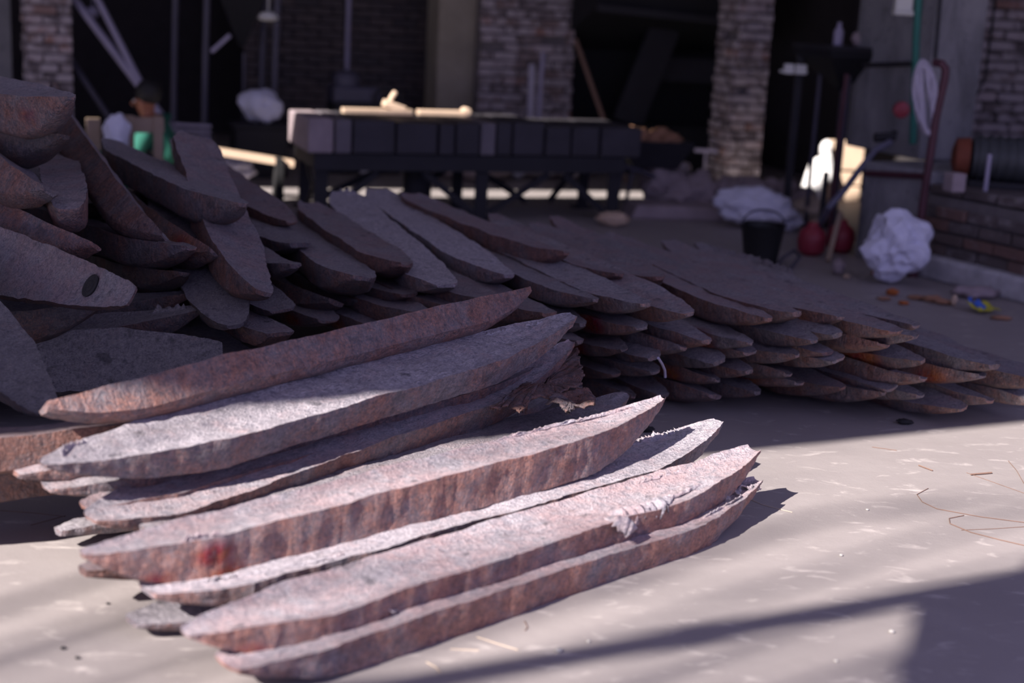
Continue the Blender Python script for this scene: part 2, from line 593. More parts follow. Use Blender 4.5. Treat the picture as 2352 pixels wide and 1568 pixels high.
def ingot_mesh(L, W, D, seed, ns=70, fine=False, tipw=(.018, .018), taper=(.22, .22), keel=(.22, .22), rise=(.02, .02),
               rough=.004, bow=.012, stains=(), dents=()):
    rs = random.Random(seed)
    off = Vector((seed * 3.7 % 91, seed * 1.3 % 53, seed * .77 % 37))
    nt, nsd, nb = (15, 7, 7) if fine else (9, 5, 5)
    u = np.linspace(0, 1, ns)
    xs = (u * .55 + .45 * (.5 - .5 * np.cos(np.pi * u)))
    V, ST = [], []
    bw = rs.uniform(-bow, bow)
    crown = rs.uniform(-.006, .008)
    for s in xs:
        x = (s - .5) * L
        dl, dr = s, 1 - s

        def pr(d, tp): return 1 if d >= tp else max(d, 0) / tp
        a, b = pr(dl, taper[0]) ** .72, pr(dr, taper[1]) ** .72
        hw = min(tipw[0] + (W / 2 - tipw[0]) * a, tipw[1] + (W / 2 - tipw[1]) * b)
        ka, kb = pr(dl, keel[0]), pr(dr, keel[1])
        kk = min(1 - (1 - ka) ** 2, 1 - (1 - kb) ** 2)
        dp = .012 + (D - .012) * kk
        zt = rise[0] * (1 - pr(dl, .25)) ** 2 + rise[1] * (1 - pr(dr, .25)) ** 2
        yc = bw * (1 - (2 * s - 1) ** 2) + .008 * mn.noise(Vector((x * 2.3, 0, 0)) + off)
        el = hw * (1 + .05 * mn.noise(Vector((x * 9, 3, 0)) + off)) + .005 * mn.noise(Vector((x * 60, 5, 0)) + off)
        er = hw * (1 + .05 * mn.noise(Vector((x * 9, 7, 0)) + off)) + .005 * mn.noise(Vector((x * 60, 9, 0)) + off)
        ring = []
        for i in range(nt):                                   # cast top, -y to +y
            q = -1 + 2 * i / (nt - 1)
            y = yc + (q * el if q < 0 else q * er)
            z = zt + crown * (1 - q * q)
            edge = .3 if i in (0, nt - 1) else 1
            z += rough * 1.6 * mn.noise(Vector((x * 7, y * 7, 1)) + off) + edge * rough * mn.noise(Vector((x * 26, y * 26, 2)) + off)
            z += .004 * abs(q) ** 6
            ring.append((x, y, z))
        lip = rs.random() * .0015
        for sgn, e, cntp in ((1, er, nsd),):
            for i in range(1, cntp):
                f = i / cntp
                w = e * (1 - .26 * f ** 1.4)
                y = yc + w + .005 * mn.noise(Vector((x * 14, f * 2, 11)) + off) + .003 * mn.noise(Vector((x * 45, f * 3, 13)) + off) - lip
                ring.append((x, y, zt - dp * f))
        for i in range(nb):
            q = 1 - 2 * i / (nb - 1)
            e = er if q > 0 else el
            ring.append((x, yc + q * e * .72, zt - dp * (1 - .14 * abs(q) ** 3) + .004 * mn.noise(Vector((x * 10, q, 17)) + off)))
        for i in range(nsd - 1, 0, -1):
            f = i / nsd
            w = el * (1 - .26 * f ** 1.4)
            y = yc - w - .005 * mn.noise(Vector((x * 14, f * 2, 19)) + off) - .003 * mn.noise(Vector((x * 45, f * 3, 21)) + off) + lip
            ring.append((x, y, zt - dp * f))
        V += ring
        for p in ring:
            k = 0
            for (sx, sy, sz, rr) in stains:
                d = math.hypot((p[0] - (sx - .5) * L) / rr / 1.8, (p[1] - sy * W / 2) / rr, (p[2] - sz * D) / rr)
                k = max(k, min(1, max(0, 1.5 - 1.5 * d)))
            ST.append(k)
    n = nt + 2 * (nsd - 1) + nb
    F, MI = [], []
    for i in range(ns - 1):
        for k in range(n):
            k2 = (k + 1) % n
            F.append((i * n + k, (i + 1) * n + k, (i + 1) * n + k2, i * n + k2))
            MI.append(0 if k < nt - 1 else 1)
    F.append(tuple(range(n)))
    F.append(tuple((ns - 1) * n + k for k in range(n - 1, -1, -1)))
    MI += [1, 1]
    me = bpy.data.meshes.new('metal_ingot')
    me.from_pydata(V, [], F)
    me.materials.append(M['top'])
    me.materials.append(M['side'])
    me.polygons.foreach_set('material_index', MI)
    me.shade_smooth()
    me.set_sharp_from_angle(angle=R_(38))
    at_ = me.attributes.new('stain', 'FLOAT', 'POINT')
    at_.data.foreach_set('value', ST)
    me.update()
    return me


_seed = [1]


def place(a, b, label, group, roll=0, W=.23, D=.1, rust=.5, bright=1.0, fix='a', L=None, sink=True, **kw):
    """an ingot whose top runs from tip a to tip b (world points)"""
    a, b = Vector(a), Vector(b)
    _seed[0] += 1
    L = L or (b - a).length
    x = (b - a).normalized()
    c = (a + b) / 2 if fix == 'm' else (a + x * L / 2 if fix == 'a' else b - x * L / 2)
    y = Vector((0, 0, 1)).cross(x).normalized()
    z = x.cross(y)
    rot = Matrix((x, y, z)).transposed().to_4x4() @ Matrix.Rotation(R_(roll), 4, 'X')
    me = ingot_mesh(L, W, D, _seed[0] * 17 + 3, **kw)
    o = bpy.data.objects.new('metal_ingot', me)
    COL.objects.link(o)
    o.matrix_world = Matrix.Translation(c) @ rot
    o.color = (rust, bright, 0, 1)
    tag(o, label, 'ingot', group)
    return o


def px2(p): return at(p[0], p[1], p[2])


# ---- sunlit ingots in front (left tip, right tip: photo x, y and height of the top)
def front(l, r, label, **kw):
    kw.setdefault('fine', True)
    kw.setdefault('ns', 130)
    rl, rr = kw.setdefault('rise', (.015, .035))
    a, b = px2(l), px2(r)
    a.z -= rl
    b.z -= rr
    return place(a, b, label, FRONT, fix='m', **kw)


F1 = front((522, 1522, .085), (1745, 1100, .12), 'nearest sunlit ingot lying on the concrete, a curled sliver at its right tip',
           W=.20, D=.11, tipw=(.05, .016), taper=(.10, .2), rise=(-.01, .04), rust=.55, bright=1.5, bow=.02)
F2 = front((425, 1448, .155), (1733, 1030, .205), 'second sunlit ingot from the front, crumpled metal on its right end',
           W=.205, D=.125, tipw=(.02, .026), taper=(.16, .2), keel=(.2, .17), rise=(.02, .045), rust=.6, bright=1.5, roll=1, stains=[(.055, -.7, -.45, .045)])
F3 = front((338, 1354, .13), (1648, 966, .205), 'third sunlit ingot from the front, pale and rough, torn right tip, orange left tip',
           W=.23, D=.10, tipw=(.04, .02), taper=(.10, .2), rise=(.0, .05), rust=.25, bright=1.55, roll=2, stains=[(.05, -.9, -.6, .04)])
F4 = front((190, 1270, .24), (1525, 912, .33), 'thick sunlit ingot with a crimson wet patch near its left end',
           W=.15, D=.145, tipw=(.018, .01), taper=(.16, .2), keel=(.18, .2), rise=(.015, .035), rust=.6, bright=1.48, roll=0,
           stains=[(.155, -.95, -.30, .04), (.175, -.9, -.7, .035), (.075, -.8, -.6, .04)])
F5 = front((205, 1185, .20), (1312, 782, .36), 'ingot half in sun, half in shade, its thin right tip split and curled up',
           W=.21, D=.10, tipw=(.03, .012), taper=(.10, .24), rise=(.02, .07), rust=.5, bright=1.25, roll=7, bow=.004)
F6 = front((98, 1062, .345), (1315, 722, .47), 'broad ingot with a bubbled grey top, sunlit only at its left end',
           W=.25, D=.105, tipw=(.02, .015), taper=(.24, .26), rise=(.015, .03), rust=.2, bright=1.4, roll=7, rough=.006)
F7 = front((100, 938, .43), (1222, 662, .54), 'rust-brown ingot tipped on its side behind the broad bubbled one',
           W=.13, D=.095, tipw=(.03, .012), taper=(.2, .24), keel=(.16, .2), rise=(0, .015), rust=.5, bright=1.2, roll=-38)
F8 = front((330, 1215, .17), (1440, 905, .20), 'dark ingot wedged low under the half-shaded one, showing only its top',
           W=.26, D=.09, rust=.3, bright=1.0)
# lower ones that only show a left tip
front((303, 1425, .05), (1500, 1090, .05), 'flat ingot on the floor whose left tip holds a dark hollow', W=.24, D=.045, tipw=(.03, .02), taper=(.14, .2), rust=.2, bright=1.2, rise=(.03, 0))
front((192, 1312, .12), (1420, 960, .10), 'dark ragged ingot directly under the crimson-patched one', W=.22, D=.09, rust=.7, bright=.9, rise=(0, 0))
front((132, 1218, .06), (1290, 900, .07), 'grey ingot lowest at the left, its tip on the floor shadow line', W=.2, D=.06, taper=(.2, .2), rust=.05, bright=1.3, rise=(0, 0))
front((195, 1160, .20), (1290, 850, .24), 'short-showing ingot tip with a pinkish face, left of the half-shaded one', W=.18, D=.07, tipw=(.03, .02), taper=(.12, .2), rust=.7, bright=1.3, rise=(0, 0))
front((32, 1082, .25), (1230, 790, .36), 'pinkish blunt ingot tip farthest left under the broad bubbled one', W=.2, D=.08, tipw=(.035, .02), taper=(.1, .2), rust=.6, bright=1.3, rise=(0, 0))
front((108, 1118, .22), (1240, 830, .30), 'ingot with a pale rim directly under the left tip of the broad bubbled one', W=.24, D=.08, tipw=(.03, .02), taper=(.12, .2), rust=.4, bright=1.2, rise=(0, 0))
d = Vector((-.83, -.55, -.0))
for (p, lab, kw) in (
        ((285, 966, .32), 'rusty ingot in the shade at the left edge, below the slanting blue-black one', dict(rust=.9, bright=.95, roll=-12)),
        ((190, 1040, .2), 'dark ingot at the left edge resting on the floor below the rusty one', dict(rust=.5, bright=.8, roll=-8))):
    b = px2(p) - d * 1.0
    place(b + d * 1.95, b, lab, FRONT, W=.25, D=.1, fix='b', fine=True, **kw)


# ---- torn metal parts
def ribbon(root, name, pts, h, jag, seed, mat='top', curl=0.0, th=.003, lean=(0, 0, 1), n=60):
    """a thin torn fin of metal along pts (local), its upper edge jagged"""
    rs = random.Random(seed)
    pts = [Vector(p) for p in pts]
    ln = Vector(lean).normalized()
    mm = MB()
    rows = 5
    grid = []
    for i in range(n):
        f = i / (n - 1) * (len(pts) - 1)
        k = min(int(f), len(pts) - 2)
        p = pts[k].lerp(pts[k + 1], f - k)
        side = (pts[-1] - pts[0]).normalized().cross(ln)
        env = min(1, i / 6, (n - 1 - i) / 6)
        hh = h * env * (1 - jag * rs.random() * rs.random() + .3 * mn.noise(Vector((i * .35, seed, 0))))
        col = []
        for j in range(rows):
            g = j / (rows - 1)
            ang = curl * g * (1 + .8 * mn.noise(Vector((i * .22, seed * 2.1, 4))))
            col.append(p + ln * (hh * g * math.cos(ang)) + side * (hh * g * math.sin(ang) + .006 * mn.noise(Vector((i * .4, j, seed)))))
        grid.append(col)
    for col in grid: mm.v += [tuple(v) for v in col]
    for i in range(n - 1):
        for j in range(rows - 1):
            mm.f.append((i * rows + j, (i + 1) * rows + j, (i + 1) * rows + j + 1, i * rows + j + 1))
            mm.m.append(0)
    o = mm.build(name, M[mat], root, smooth=True)
    o.color = root.color
    s = o.modifiers.new('solid', 'SOLIDIFY')
    s.thickness = th
    return o


L1 = .96
ribbon(F1, 'curled_sliver', [(.62, .035, -.002), (.80, .02, .006), (.955, .004, .014)], .035, .3, 5, curl=1.6, lean=(0, .5, 1))
ribbon(F1, 'torn_flash', [(.60, -.055, -.006), (.78, -.035, .004), (.95, -.008, .01)], .02, .9, 6, lean=(0, -.3, 1))
ribbon(F1, 'torn_flash', [(-.66, .04, 0), (-.58, .01, .0), (-.50, -.03, .0)], .02, .3, 7, curl=1.0)
ribbon(F2, 'crumpled_flash', [(.30, -.035, 0), (.42, -.05, .0), (.55, -.05, .0)], .05, .35, 8, curl=2.6, lean=(0, .2, 1), n=50)
ribbon(F2, 'crumpled_flash', [(.42, -.07, 0), (.55, -.06, .0), (.72, -.045, .004)], .04, .4, 9, curl=-1.8, lean=(0, .4, 1), n=60)
ribbon(F2, 'crumpled_flash', [(.27, -.05, 0), (.31, -.085, .0), (.33, -.115, -.02)], .05, .1, 10, curl=1.9, lean=(.2, -.3, 1), n=24)
ribbon(F2, 'torn_flash', [(.55, .08, 0), (.72, .06, .004), (.93, .012, .012)], .012, .9, 11, lean=(0, .6, 1))
ribbon(F3, 'torn_flash', [(.60, .075, 0), (.76, .05, .006), (.93, .02, .018)], .035, .95, 12, lean=(0, .8, .6))
ribbon(F3, 'torn_flash', [(-.93, -.01, 0), (-.75, -.05, 0), (-.5, -.085, 0)], .03, .8, 13, lean=(0, -1, .1))
ribbon(F4, 'torn_flash', [(.30, .065, 0), (.6, .055, .003), (.9, .01, .014)], .012, .95, 14, lean=(0, .4, 1))
ribbon(F4, 'torn_flash', [(-.74, -.05, 0), (-.70, -.055, 0), (-.62, -.075, 0)], .02, .8, 15, lean=(0, -.3, 1), n=24)
ribbon(F6, 'torn_flash', [(.62, .07, 0), (.78, .045, .004), (.93, .012, .014)], .012, .9, 16, lean=(0, .5, 1))
ribbon(F6, 'torn_flash', [(-.94, -.005, .01), (-.9, .03, .006), (-.82, .055, 0)], .03, .9, 17, lean=(-.3, .3, 1), n=24)
ribbon(F5, 'split_lip', [(.62, .05, 0), (.78, .04, .01), (.94, .01, .02)], .04, .3, 18, lean=(0, .7, .8), curl=.8)
ribbon(F7, 'torn_flash', [(.6, .03, .0), (.78, .03, .006), (.93, .01, .012)], .02, .8, 19, lean=(0, .3, 1))


def plate(name, c, ax, ay, outline, seed, label, th=.006, bend=.02, tears=()):
    """a torn thin plate; outline in metres in the plane spanned by ax, ay"""
    mm = MB()
    pts = []
    n = len(outline)
    for i in range(n):
        p, q = Vector((*outline[i], 0)), Vector((*outline[(i + 1) % n], 0))
        seg = max(2, int((q - p).length / .008))
        for k in range(seg):
            r = p.lerp(q, k / seg)
            r += Vector((mn.noise(Vector((r.x * 55, r.y * 55, seed))), mn.noise(Vector((r.x * 55, r.y * 55, seed + 9))), 0)) * .012
            pts.append(r)
    cen = sum(pts, Vector()) / len(pts)
    ax, ay = Vector(ax).normalized(), Vector(ay).normalized()
    az = ax.cross(ay)
    rings = [1, .94, .8, .6, .35, .1]

    def w(r):
        h = bend * mn.noise(Vector((r.x * 9, r.y * 9, seed + 3))) + bend * .5 * mn.noise(Vector((r.x * 30, r.y * 30, seed)))
        return Vector(ax * r.x + ay * r.y + az * h)
    for s in rings: mm.v += [tuple(w(cen + (p - cen) * s)) for p in pts]
    N = len(pts)
    for a in range(len(rings) - 1):
        for k in range(N):
            mm.f.append((a * N + k, a * N + (k + 1) % N, (a + 1) * N + (k + 1) % N, (a + 1) * N + k))
            mm.m.append(0)
    mm.f.append(tuple((len(rings) - 1) * N + k for k in range(N)))
    mm.m.append(0)
    o = mm.build(name, M['side'], smooth=True, loc=c)
    o.color = (.55, .95, 0, 1)
    s = o.modifiers.new('solid', 'SOLIDIFY')
    s.thickness = th
    return tag(o, label, 'metal plate')


def plate_px(pp, z, seed, name, label, **kw):
    w = [px2((x, y, z)) for x, y in pp]
    c = sum(w, Vector()) / len(w)
    return plate(name, c, (1, 0, 0), (0, 1, 0), [((p - c).x, (p - c).y) for p in w], seed, label, **kw)


P1 = plate_px([(1125, 940), (1180, 905), (1255, 830), (1325, 800), (1332, 838), (1342, 872), (1318, 892), (1270, 915), (1215, 922), (1190, 948), (1172, 930)],
              .27, 3, 'torn_plate', 'torn thin rusty plate with a ragged edge in the shade behind the sunlit ingots')
ribbon(P1, 'torn_tongue', [(-.08, -.075, .0), (-.065, -.085, 0), (-.045, -.085, 0)], .07, .3, 21, mat='side', lean=(0, -.5, -1), n=20)
P2 = plate_px([(1256, 930), (1290, 905), (1345, 900), (1372, 912), (1360, 940), (1318, 938), (1300, 958), (1285, 938)],
              .27, 7, 'torn_scrap', 'small crumpled rusty scrap lying below the torn plate', bend=.035)

# ---- long pile: tips facing right-front.  photo x, y of the tip, distance, azimuth, roll
PD = 'ingot tip'
ORD = ['first', 'second', 'third', 'fourth', 'fifth', 'sixth', 'seventh', 'eighth', 'ninth', 'tenth', 'eleventh', 'twelfth']
prnd = random.Random(42)


def pile(tip, Y, az, label, group=PILE, tilt=0.0, roll=0, L=1.95, W=.2, D=.092, **kw):
    b = atY(tip[0], tip[1], Y)
    dv = Vector((math.cos(R_(az)) * math.cos(R_(tilt)), math.sin(R_(az)) * math.cos(R_(tilt)), math.sin(R_(tilt))))
    kw.setdefault('rust', prnd.uniform(.3, .75))
    kw.setdefault('bright', prnd.uniform(.85, 1.1))
    kw.setdefault('tipw', (prnd.uniform(.012, .03), prnd.uniform(.010, .03)))
    kw.setdefault('taper', (.25, prnd.uniform(.17, .25)))
    kw.setdefault('rise', (.01, prnd.uniform(.0, .03)))
    kw.setdefault('ns', 64)
    return place(b - dv * L, b, label, group, roll=roll, W=W, D=D, fix='b', L=L, **kw)


rows = [
    ('bottom row', 5.22, [(1455, 917), (1524, 908), (1639, 919), (1741, 905), (1834, 885), (1933, 905), (2027, 917), (2114, 914), (2212, 944), (2275, 922), (2420, 925)]),
    ('second row up', 5.17, [(1415, 873), (1505, 856), (1645, 883), (1722, 860), (1808, 862), (2048, 893), (2115, 885), (2253, 876), (2400, 890)]),
    ('third row up', 5.12, [(1435, 813), (1506, 821), (1654, 831), (1722, 810), (1832, 830), (1900, 813), (1927, 840), (2120, 843), (2283, 846)]),
    ('fourth row up', 5.08, [(1339, 751), (1473, 764), (1569, 806), (1621, 788), (1724, 795), (1871, 782), (1923, 776), (2024, 807), (2102, 782)]),
    ('fifth row up', 5.05, [(1369, 700), (1485, 712), (1581, 724)]),
]
STN = {(1473, 764): [(.86, -.9, -.3, .05)], (1435, 813): [(.84, -.9, -.25, .05)], (1724, 795): [(.86, -.9, -.5, .06)], (1645, 883): [(.88, -.9, -.5, .045)],
       (1900, 813): [(.88, -.9, -.5, .06)], (1834, 885): [(.86, -.9, -.5, .05)], (2102, 782): [(.86, -.9, -.5, .06)], (2120, 843): [(.85, -.9, -.3, .06)],
       (2253, 876): [(.90, -.9, -.5, .05)], (2048, 893): [(.88, -.9, -.4, .03)], (1722, 810): [(.86, -.9, -.5, .06)]}
for rn, Y, tips in rows:
    for i, p in enumerate(tips):
        az = -66 + (p[0] - 1800) * .004 + prnd.uniform(-2.5, 2.5)
        pile(p, Y + prnd.uniform(-.05, .05), az,
             'pointed ingot tip, %s from left, %s of the long pile' % (ORD[i], rn),
             tilt=prnd.uniform(-1.0, 1.0), roll=prnd.uniform(-14, 20), W=.175, D=prnd.uniform(.075, .10), rust=prnd.uniform(.1, .55),
             stains=[(a_, b_, c_, r_ * 1.35) for a_, b_, c_, r_ in STN.get(p, ())])


# top course of the long pile, both ends known
def topbar(rear, tip, label, **kw):
    kw.setdefault('W', .215)
    kw.setdefault('D', .095)
    kw.setdefault('ns', 90)
    return place(px2(rear), px2(tip), label, PILE, fix='m', **kw)


topbar((940, 452, .50), (1300, 592, .50), 'long ingot with a rusty near side, top right of the slate-blue pair', rust=.75, bright=.95, roll=-6, tipw=(.05, .015), taper=(.1, .3))
topbar((1165, 540, .39), (1304, 660, .43), 'ingot tip pointing right just below the rusty-sided long one', rust=.5, bright=.95, W=.2)
topbar((1130, 500, .43), (1420, 640, .46), 'ingot with a ridged near side lying right of the rusty-sided long one', rust=.6, bright=.9, roll=-5)
topbar((1225, 520, .42), (1517, 648, .45), 'thin-lipped ingot whose sharp tip curls up, middle of the pile top', rust=.6, bright=.9, roll=3)
topbar((1270, 505, .38), (1762, 743, .41), 'long straight reddish ingot on the pile top with a clear dark near side', rust=.7, bright=1.0, roll=-3, taper=(.2, .24))
topbar((1400, 545, .36), (1828, 732, .42), 'ingot with pale flecks along its tip, right of the long straight reddish one', rust=.6, bright=.95)
topbar((1440, 555, .34), (1931, 740, .41), 'ingot on the pile top with a bright red smear beside its tip', rust=.6, bright=.95, roll=-4, stains=[(.93, -.8, -.4, .045)])
topbar((1530, 560, .33), (2057, 772, .39), 'broad purplish ingot on the right end of the pile top', rust=.55, bright=1.0, W=.24, taper=(.2, .2), tipw=(.03, .03))
RB = topbar((1600, 566, .32), (2103, 758, .38), 'outermost ingot of the pile top with a saw-toothed far edge', rust=.35, bright=1.0, W=.2)
ribbon(RB, 'torn_flash', [(-.93, .01, 0), (-.6, .085, 0), (-.15, .10, 0)], .035, .95, 31, lean=(0, .5, 1), n=80)
topbar((2060, 745, .12), (2283, 850, .14), 'low ingot lying right of the pile top, its far edge against bare floor', rust=.4, bright=.95, W=.22)
topbar((2150, 790, .10), (2410, 880, .12), 'rightmost ingot of the pile, running out of the right edge', rust=.5, bright=.9, W=.22)

# slate-blue tops in the middle
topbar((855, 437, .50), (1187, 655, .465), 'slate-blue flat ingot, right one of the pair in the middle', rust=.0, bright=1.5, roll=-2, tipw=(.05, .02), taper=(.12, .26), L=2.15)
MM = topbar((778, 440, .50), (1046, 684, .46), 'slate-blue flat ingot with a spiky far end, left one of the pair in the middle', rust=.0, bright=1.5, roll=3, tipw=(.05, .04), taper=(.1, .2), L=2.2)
ribbon(MM, 'torn_flash', [(-1.08, -.05, 0), (-1.06, .0, 0), (-1.0, .07, 0)], .05, .9, 33, lean=(-.6, 0, 1), n=24)
topbar((708, 472, .50), (932, 618, .50), 'brown ingot with a bruised blunt tip left of the slate-blue pair', rust=.6, bright=.9, roll=-6, taper=(.15, .2), tipw=(.04, .02))
topbar((650, 490, .46), (830, 650, .49), 'ingot with a cracked snub tip, pointing at the tipped rust-brown one', rust=.25, bright=.95, roll=-8, taper=(.15, .16), tipw=(.05, .035), W=.23, D=.11)
low = [
    ((668, 512), 5.9, -62, 4, 'reddish thin tip behind the steep ingot, left of the table leg', dict(rust=.8)),
    ((687, 572), 5.55, -62, 2, 'slate tip with a chipped edge right of the steep ingot', dict(rust=.1, taper=(.3, .16), tipw=(.03, .045))),
    ((768, 700), 5.2, -62, -4, 'rounded smooth ingot tip right of the little upturned hook', dict(rust=.4, roll=-25, tipw=(.03, .03))),
    ((938, 690), 5.25, -60, 2, 'dark ingot tip with a shiny spot below the bruised blunt one', dict(rust=.55, taper=(.3, .18), tipw=(.03, .035))),
    ((850, 697), 5.3, -60, 2, 'grey scoop-shaped ingot tip below the cracked snub one', dict(rust=.1, taper=(.3, .16), tipw=(.03, .045))),
    ((860, 748), 5.15, -60, 1, 'ingot tip with an orange scrape, just above the tipped rust-brown one', dict(rust=.5, taper=(.3, .2), stains=[(.90, -.8, -.4, .04)])),
    ((755, 738), 5.1, -60, 1, 'ingot tip with a dark red scrape on its side near the rust-brown one', dict(rust=.3, taper=(.3, .16), tipw=(.03, .045), stains=[(.91, -.85, -.4, .05)])),
    ((676, 640), 5.1, -58, 3, 'little hook-like upturned ingot tip beside the steep ingot', dict(rust=.3, rise=(.0, .05), W=.16)),
    ((652, 722), 4.95, -58, 5, 'ingot tip with a faceted end directly below the steep ingot', dict(rust=.1, roll=8, taper=(.3, .15), tipw=(.03, .05), W=.18)),
    ((640, 778), 4.75, -52, 4, 'ingot with a rounded wet end like a thumb, low beside the rust-brown one', dict(rust=.5, taper=(.3, .08), tipw=(.03, .055), keel=(.26, .05), W=.15, D=.07)),
    ((545, 764), 4.7, -68, 10, 'broad slate ingot tip hanging down in the dark hollow', dict(rust=.0, roll=12, taper=(.3, .2), tipw=(.03, .03), W=.24)),
    ((1050, 712), 5.1, -60, 1, 'ingot tip buried under the left slate-blue one', dict(rust=.6)),
    ((1160, 712), 5.0, -62, 1, 'shaded ingot tip under the right slate-blue one', dict(rust=.6)),
    ((1260, 735), 4.95, -62, 1, 'shaded ingot tip peeping out above the broad bubbled ingot', dict(rust=.5)),
    ((980, 735), 5.0, -60, 0, 'buried ingot tip left of the one under the slate-blue pair', dict(rust=.5)),
    ((1330, 870), 5.05, -62, 0, 'dark ingot tip behind the torn plate', dict(rust=.3)),
    ((1330, 905), 5.1, -62, 0, 'dark ingot tip behind the small crumpled scrap', dict(rust=.3)),
    ((1330, 800), 4.98, -62, 0, 'dark ingot tip just above the torn plate', dict(rust=.4)),
    ((600, 840), 4.75, -50, 2, 'flat dark ingot lying lowest behind the rust-brown one', dict(rust=.2)),
]
for p, Y, az, tilt, lab, kw in low:
    kw.setdefault('bright', .85)
    pile(p, Y, az, lab, tilt=-tilt, **kw)

# ---- tumbled heap at left: tip (photo x, y, distance), photo point its axis passes through at the other end, nearer or farther
def other_end(a, px_, L, nearer):
    d = ray(*px_)
    w = CPOS - a
    A_, B_, C_ = d.dot(d), 2 * d.dot(w), w.dot(w) - L * L
    disc = B_ * B_ - 4 * A_ * C_
    if disc < 0:
        return CPOS + d * (-B_ / 2 / A_)
    t_ = (-B_ + (-1 if nearer else 1) * math.sqrt(disc)) / 2 / A_
    return CPOS + d * t_


heap = [
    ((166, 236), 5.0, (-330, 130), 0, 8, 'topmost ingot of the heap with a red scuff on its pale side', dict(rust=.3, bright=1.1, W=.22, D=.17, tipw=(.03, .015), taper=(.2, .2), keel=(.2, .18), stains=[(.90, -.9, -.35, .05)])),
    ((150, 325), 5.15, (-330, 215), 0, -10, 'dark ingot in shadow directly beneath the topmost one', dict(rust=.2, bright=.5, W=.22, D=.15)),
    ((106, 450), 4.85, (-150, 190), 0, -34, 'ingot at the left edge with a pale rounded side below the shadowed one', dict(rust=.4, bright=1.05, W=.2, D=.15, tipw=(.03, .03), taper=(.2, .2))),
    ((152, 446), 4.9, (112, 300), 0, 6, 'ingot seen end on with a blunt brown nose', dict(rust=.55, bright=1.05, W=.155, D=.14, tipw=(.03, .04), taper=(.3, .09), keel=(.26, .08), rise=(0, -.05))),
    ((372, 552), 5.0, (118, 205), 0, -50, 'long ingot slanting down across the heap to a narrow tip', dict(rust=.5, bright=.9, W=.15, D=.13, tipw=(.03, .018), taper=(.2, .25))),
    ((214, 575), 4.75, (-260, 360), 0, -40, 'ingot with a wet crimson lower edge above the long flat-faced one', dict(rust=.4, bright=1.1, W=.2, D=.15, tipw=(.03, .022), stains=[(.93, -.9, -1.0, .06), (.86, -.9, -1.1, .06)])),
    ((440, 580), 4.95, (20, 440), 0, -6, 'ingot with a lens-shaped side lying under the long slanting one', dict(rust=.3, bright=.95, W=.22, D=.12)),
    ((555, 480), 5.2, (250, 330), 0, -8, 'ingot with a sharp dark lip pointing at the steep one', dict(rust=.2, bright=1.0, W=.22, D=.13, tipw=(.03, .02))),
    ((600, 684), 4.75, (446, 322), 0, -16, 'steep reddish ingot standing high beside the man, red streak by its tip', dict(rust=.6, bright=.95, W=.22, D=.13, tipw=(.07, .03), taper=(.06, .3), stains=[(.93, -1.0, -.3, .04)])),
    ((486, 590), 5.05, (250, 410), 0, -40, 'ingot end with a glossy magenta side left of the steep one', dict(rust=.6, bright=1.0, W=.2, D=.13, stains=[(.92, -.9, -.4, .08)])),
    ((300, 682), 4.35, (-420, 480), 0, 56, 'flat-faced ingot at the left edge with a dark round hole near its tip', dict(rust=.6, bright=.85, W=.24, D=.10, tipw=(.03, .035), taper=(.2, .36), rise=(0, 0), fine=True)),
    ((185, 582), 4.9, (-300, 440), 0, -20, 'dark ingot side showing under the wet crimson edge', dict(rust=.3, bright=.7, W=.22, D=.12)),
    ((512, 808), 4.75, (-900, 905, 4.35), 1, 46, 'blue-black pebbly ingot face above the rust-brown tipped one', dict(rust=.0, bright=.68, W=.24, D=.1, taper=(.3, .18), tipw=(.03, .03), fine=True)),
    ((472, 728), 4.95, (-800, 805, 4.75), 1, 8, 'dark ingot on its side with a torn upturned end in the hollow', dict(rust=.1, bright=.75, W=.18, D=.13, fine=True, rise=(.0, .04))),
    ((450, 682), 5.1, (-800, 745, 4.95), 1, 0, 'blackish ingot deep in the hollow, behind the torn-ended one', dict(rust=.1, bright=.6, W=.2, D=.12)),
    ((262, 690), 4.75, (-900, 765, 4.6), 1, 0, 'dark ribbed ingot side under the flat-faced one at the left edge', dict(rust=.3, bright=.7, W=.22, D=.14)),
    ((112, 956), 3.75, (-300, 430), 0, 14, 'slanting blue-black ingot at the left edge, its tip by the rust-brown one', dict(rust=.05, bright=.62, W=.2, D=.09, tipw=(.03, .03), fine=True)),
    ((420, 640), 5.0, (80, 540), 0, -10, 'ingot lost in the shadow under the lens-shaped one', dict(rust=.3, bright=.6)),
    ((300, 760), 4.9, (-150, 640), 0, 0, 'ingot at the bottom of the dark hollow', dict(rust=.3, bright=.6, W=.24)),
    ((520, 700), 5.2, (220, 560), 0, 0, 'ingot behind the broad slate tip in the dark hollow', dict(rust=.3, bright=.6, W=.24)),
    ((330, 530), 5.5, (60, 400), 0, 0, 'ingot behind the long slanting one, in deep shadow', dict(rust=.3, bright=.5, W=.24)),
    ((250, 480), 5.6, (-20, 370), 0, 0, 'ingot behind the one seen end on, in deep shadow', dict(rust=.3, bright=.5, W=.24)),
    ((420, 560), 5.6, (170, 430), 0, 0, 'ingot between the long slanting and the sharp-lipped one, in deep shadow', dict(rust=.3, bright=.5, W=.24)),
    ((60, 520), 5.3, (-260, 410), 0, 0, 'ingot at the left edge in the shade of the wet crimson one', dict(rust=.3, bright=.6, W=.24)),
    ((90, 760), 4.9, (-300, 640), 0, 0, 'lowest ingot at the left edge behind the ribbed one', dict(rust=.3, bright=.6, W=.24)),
]
HB = []
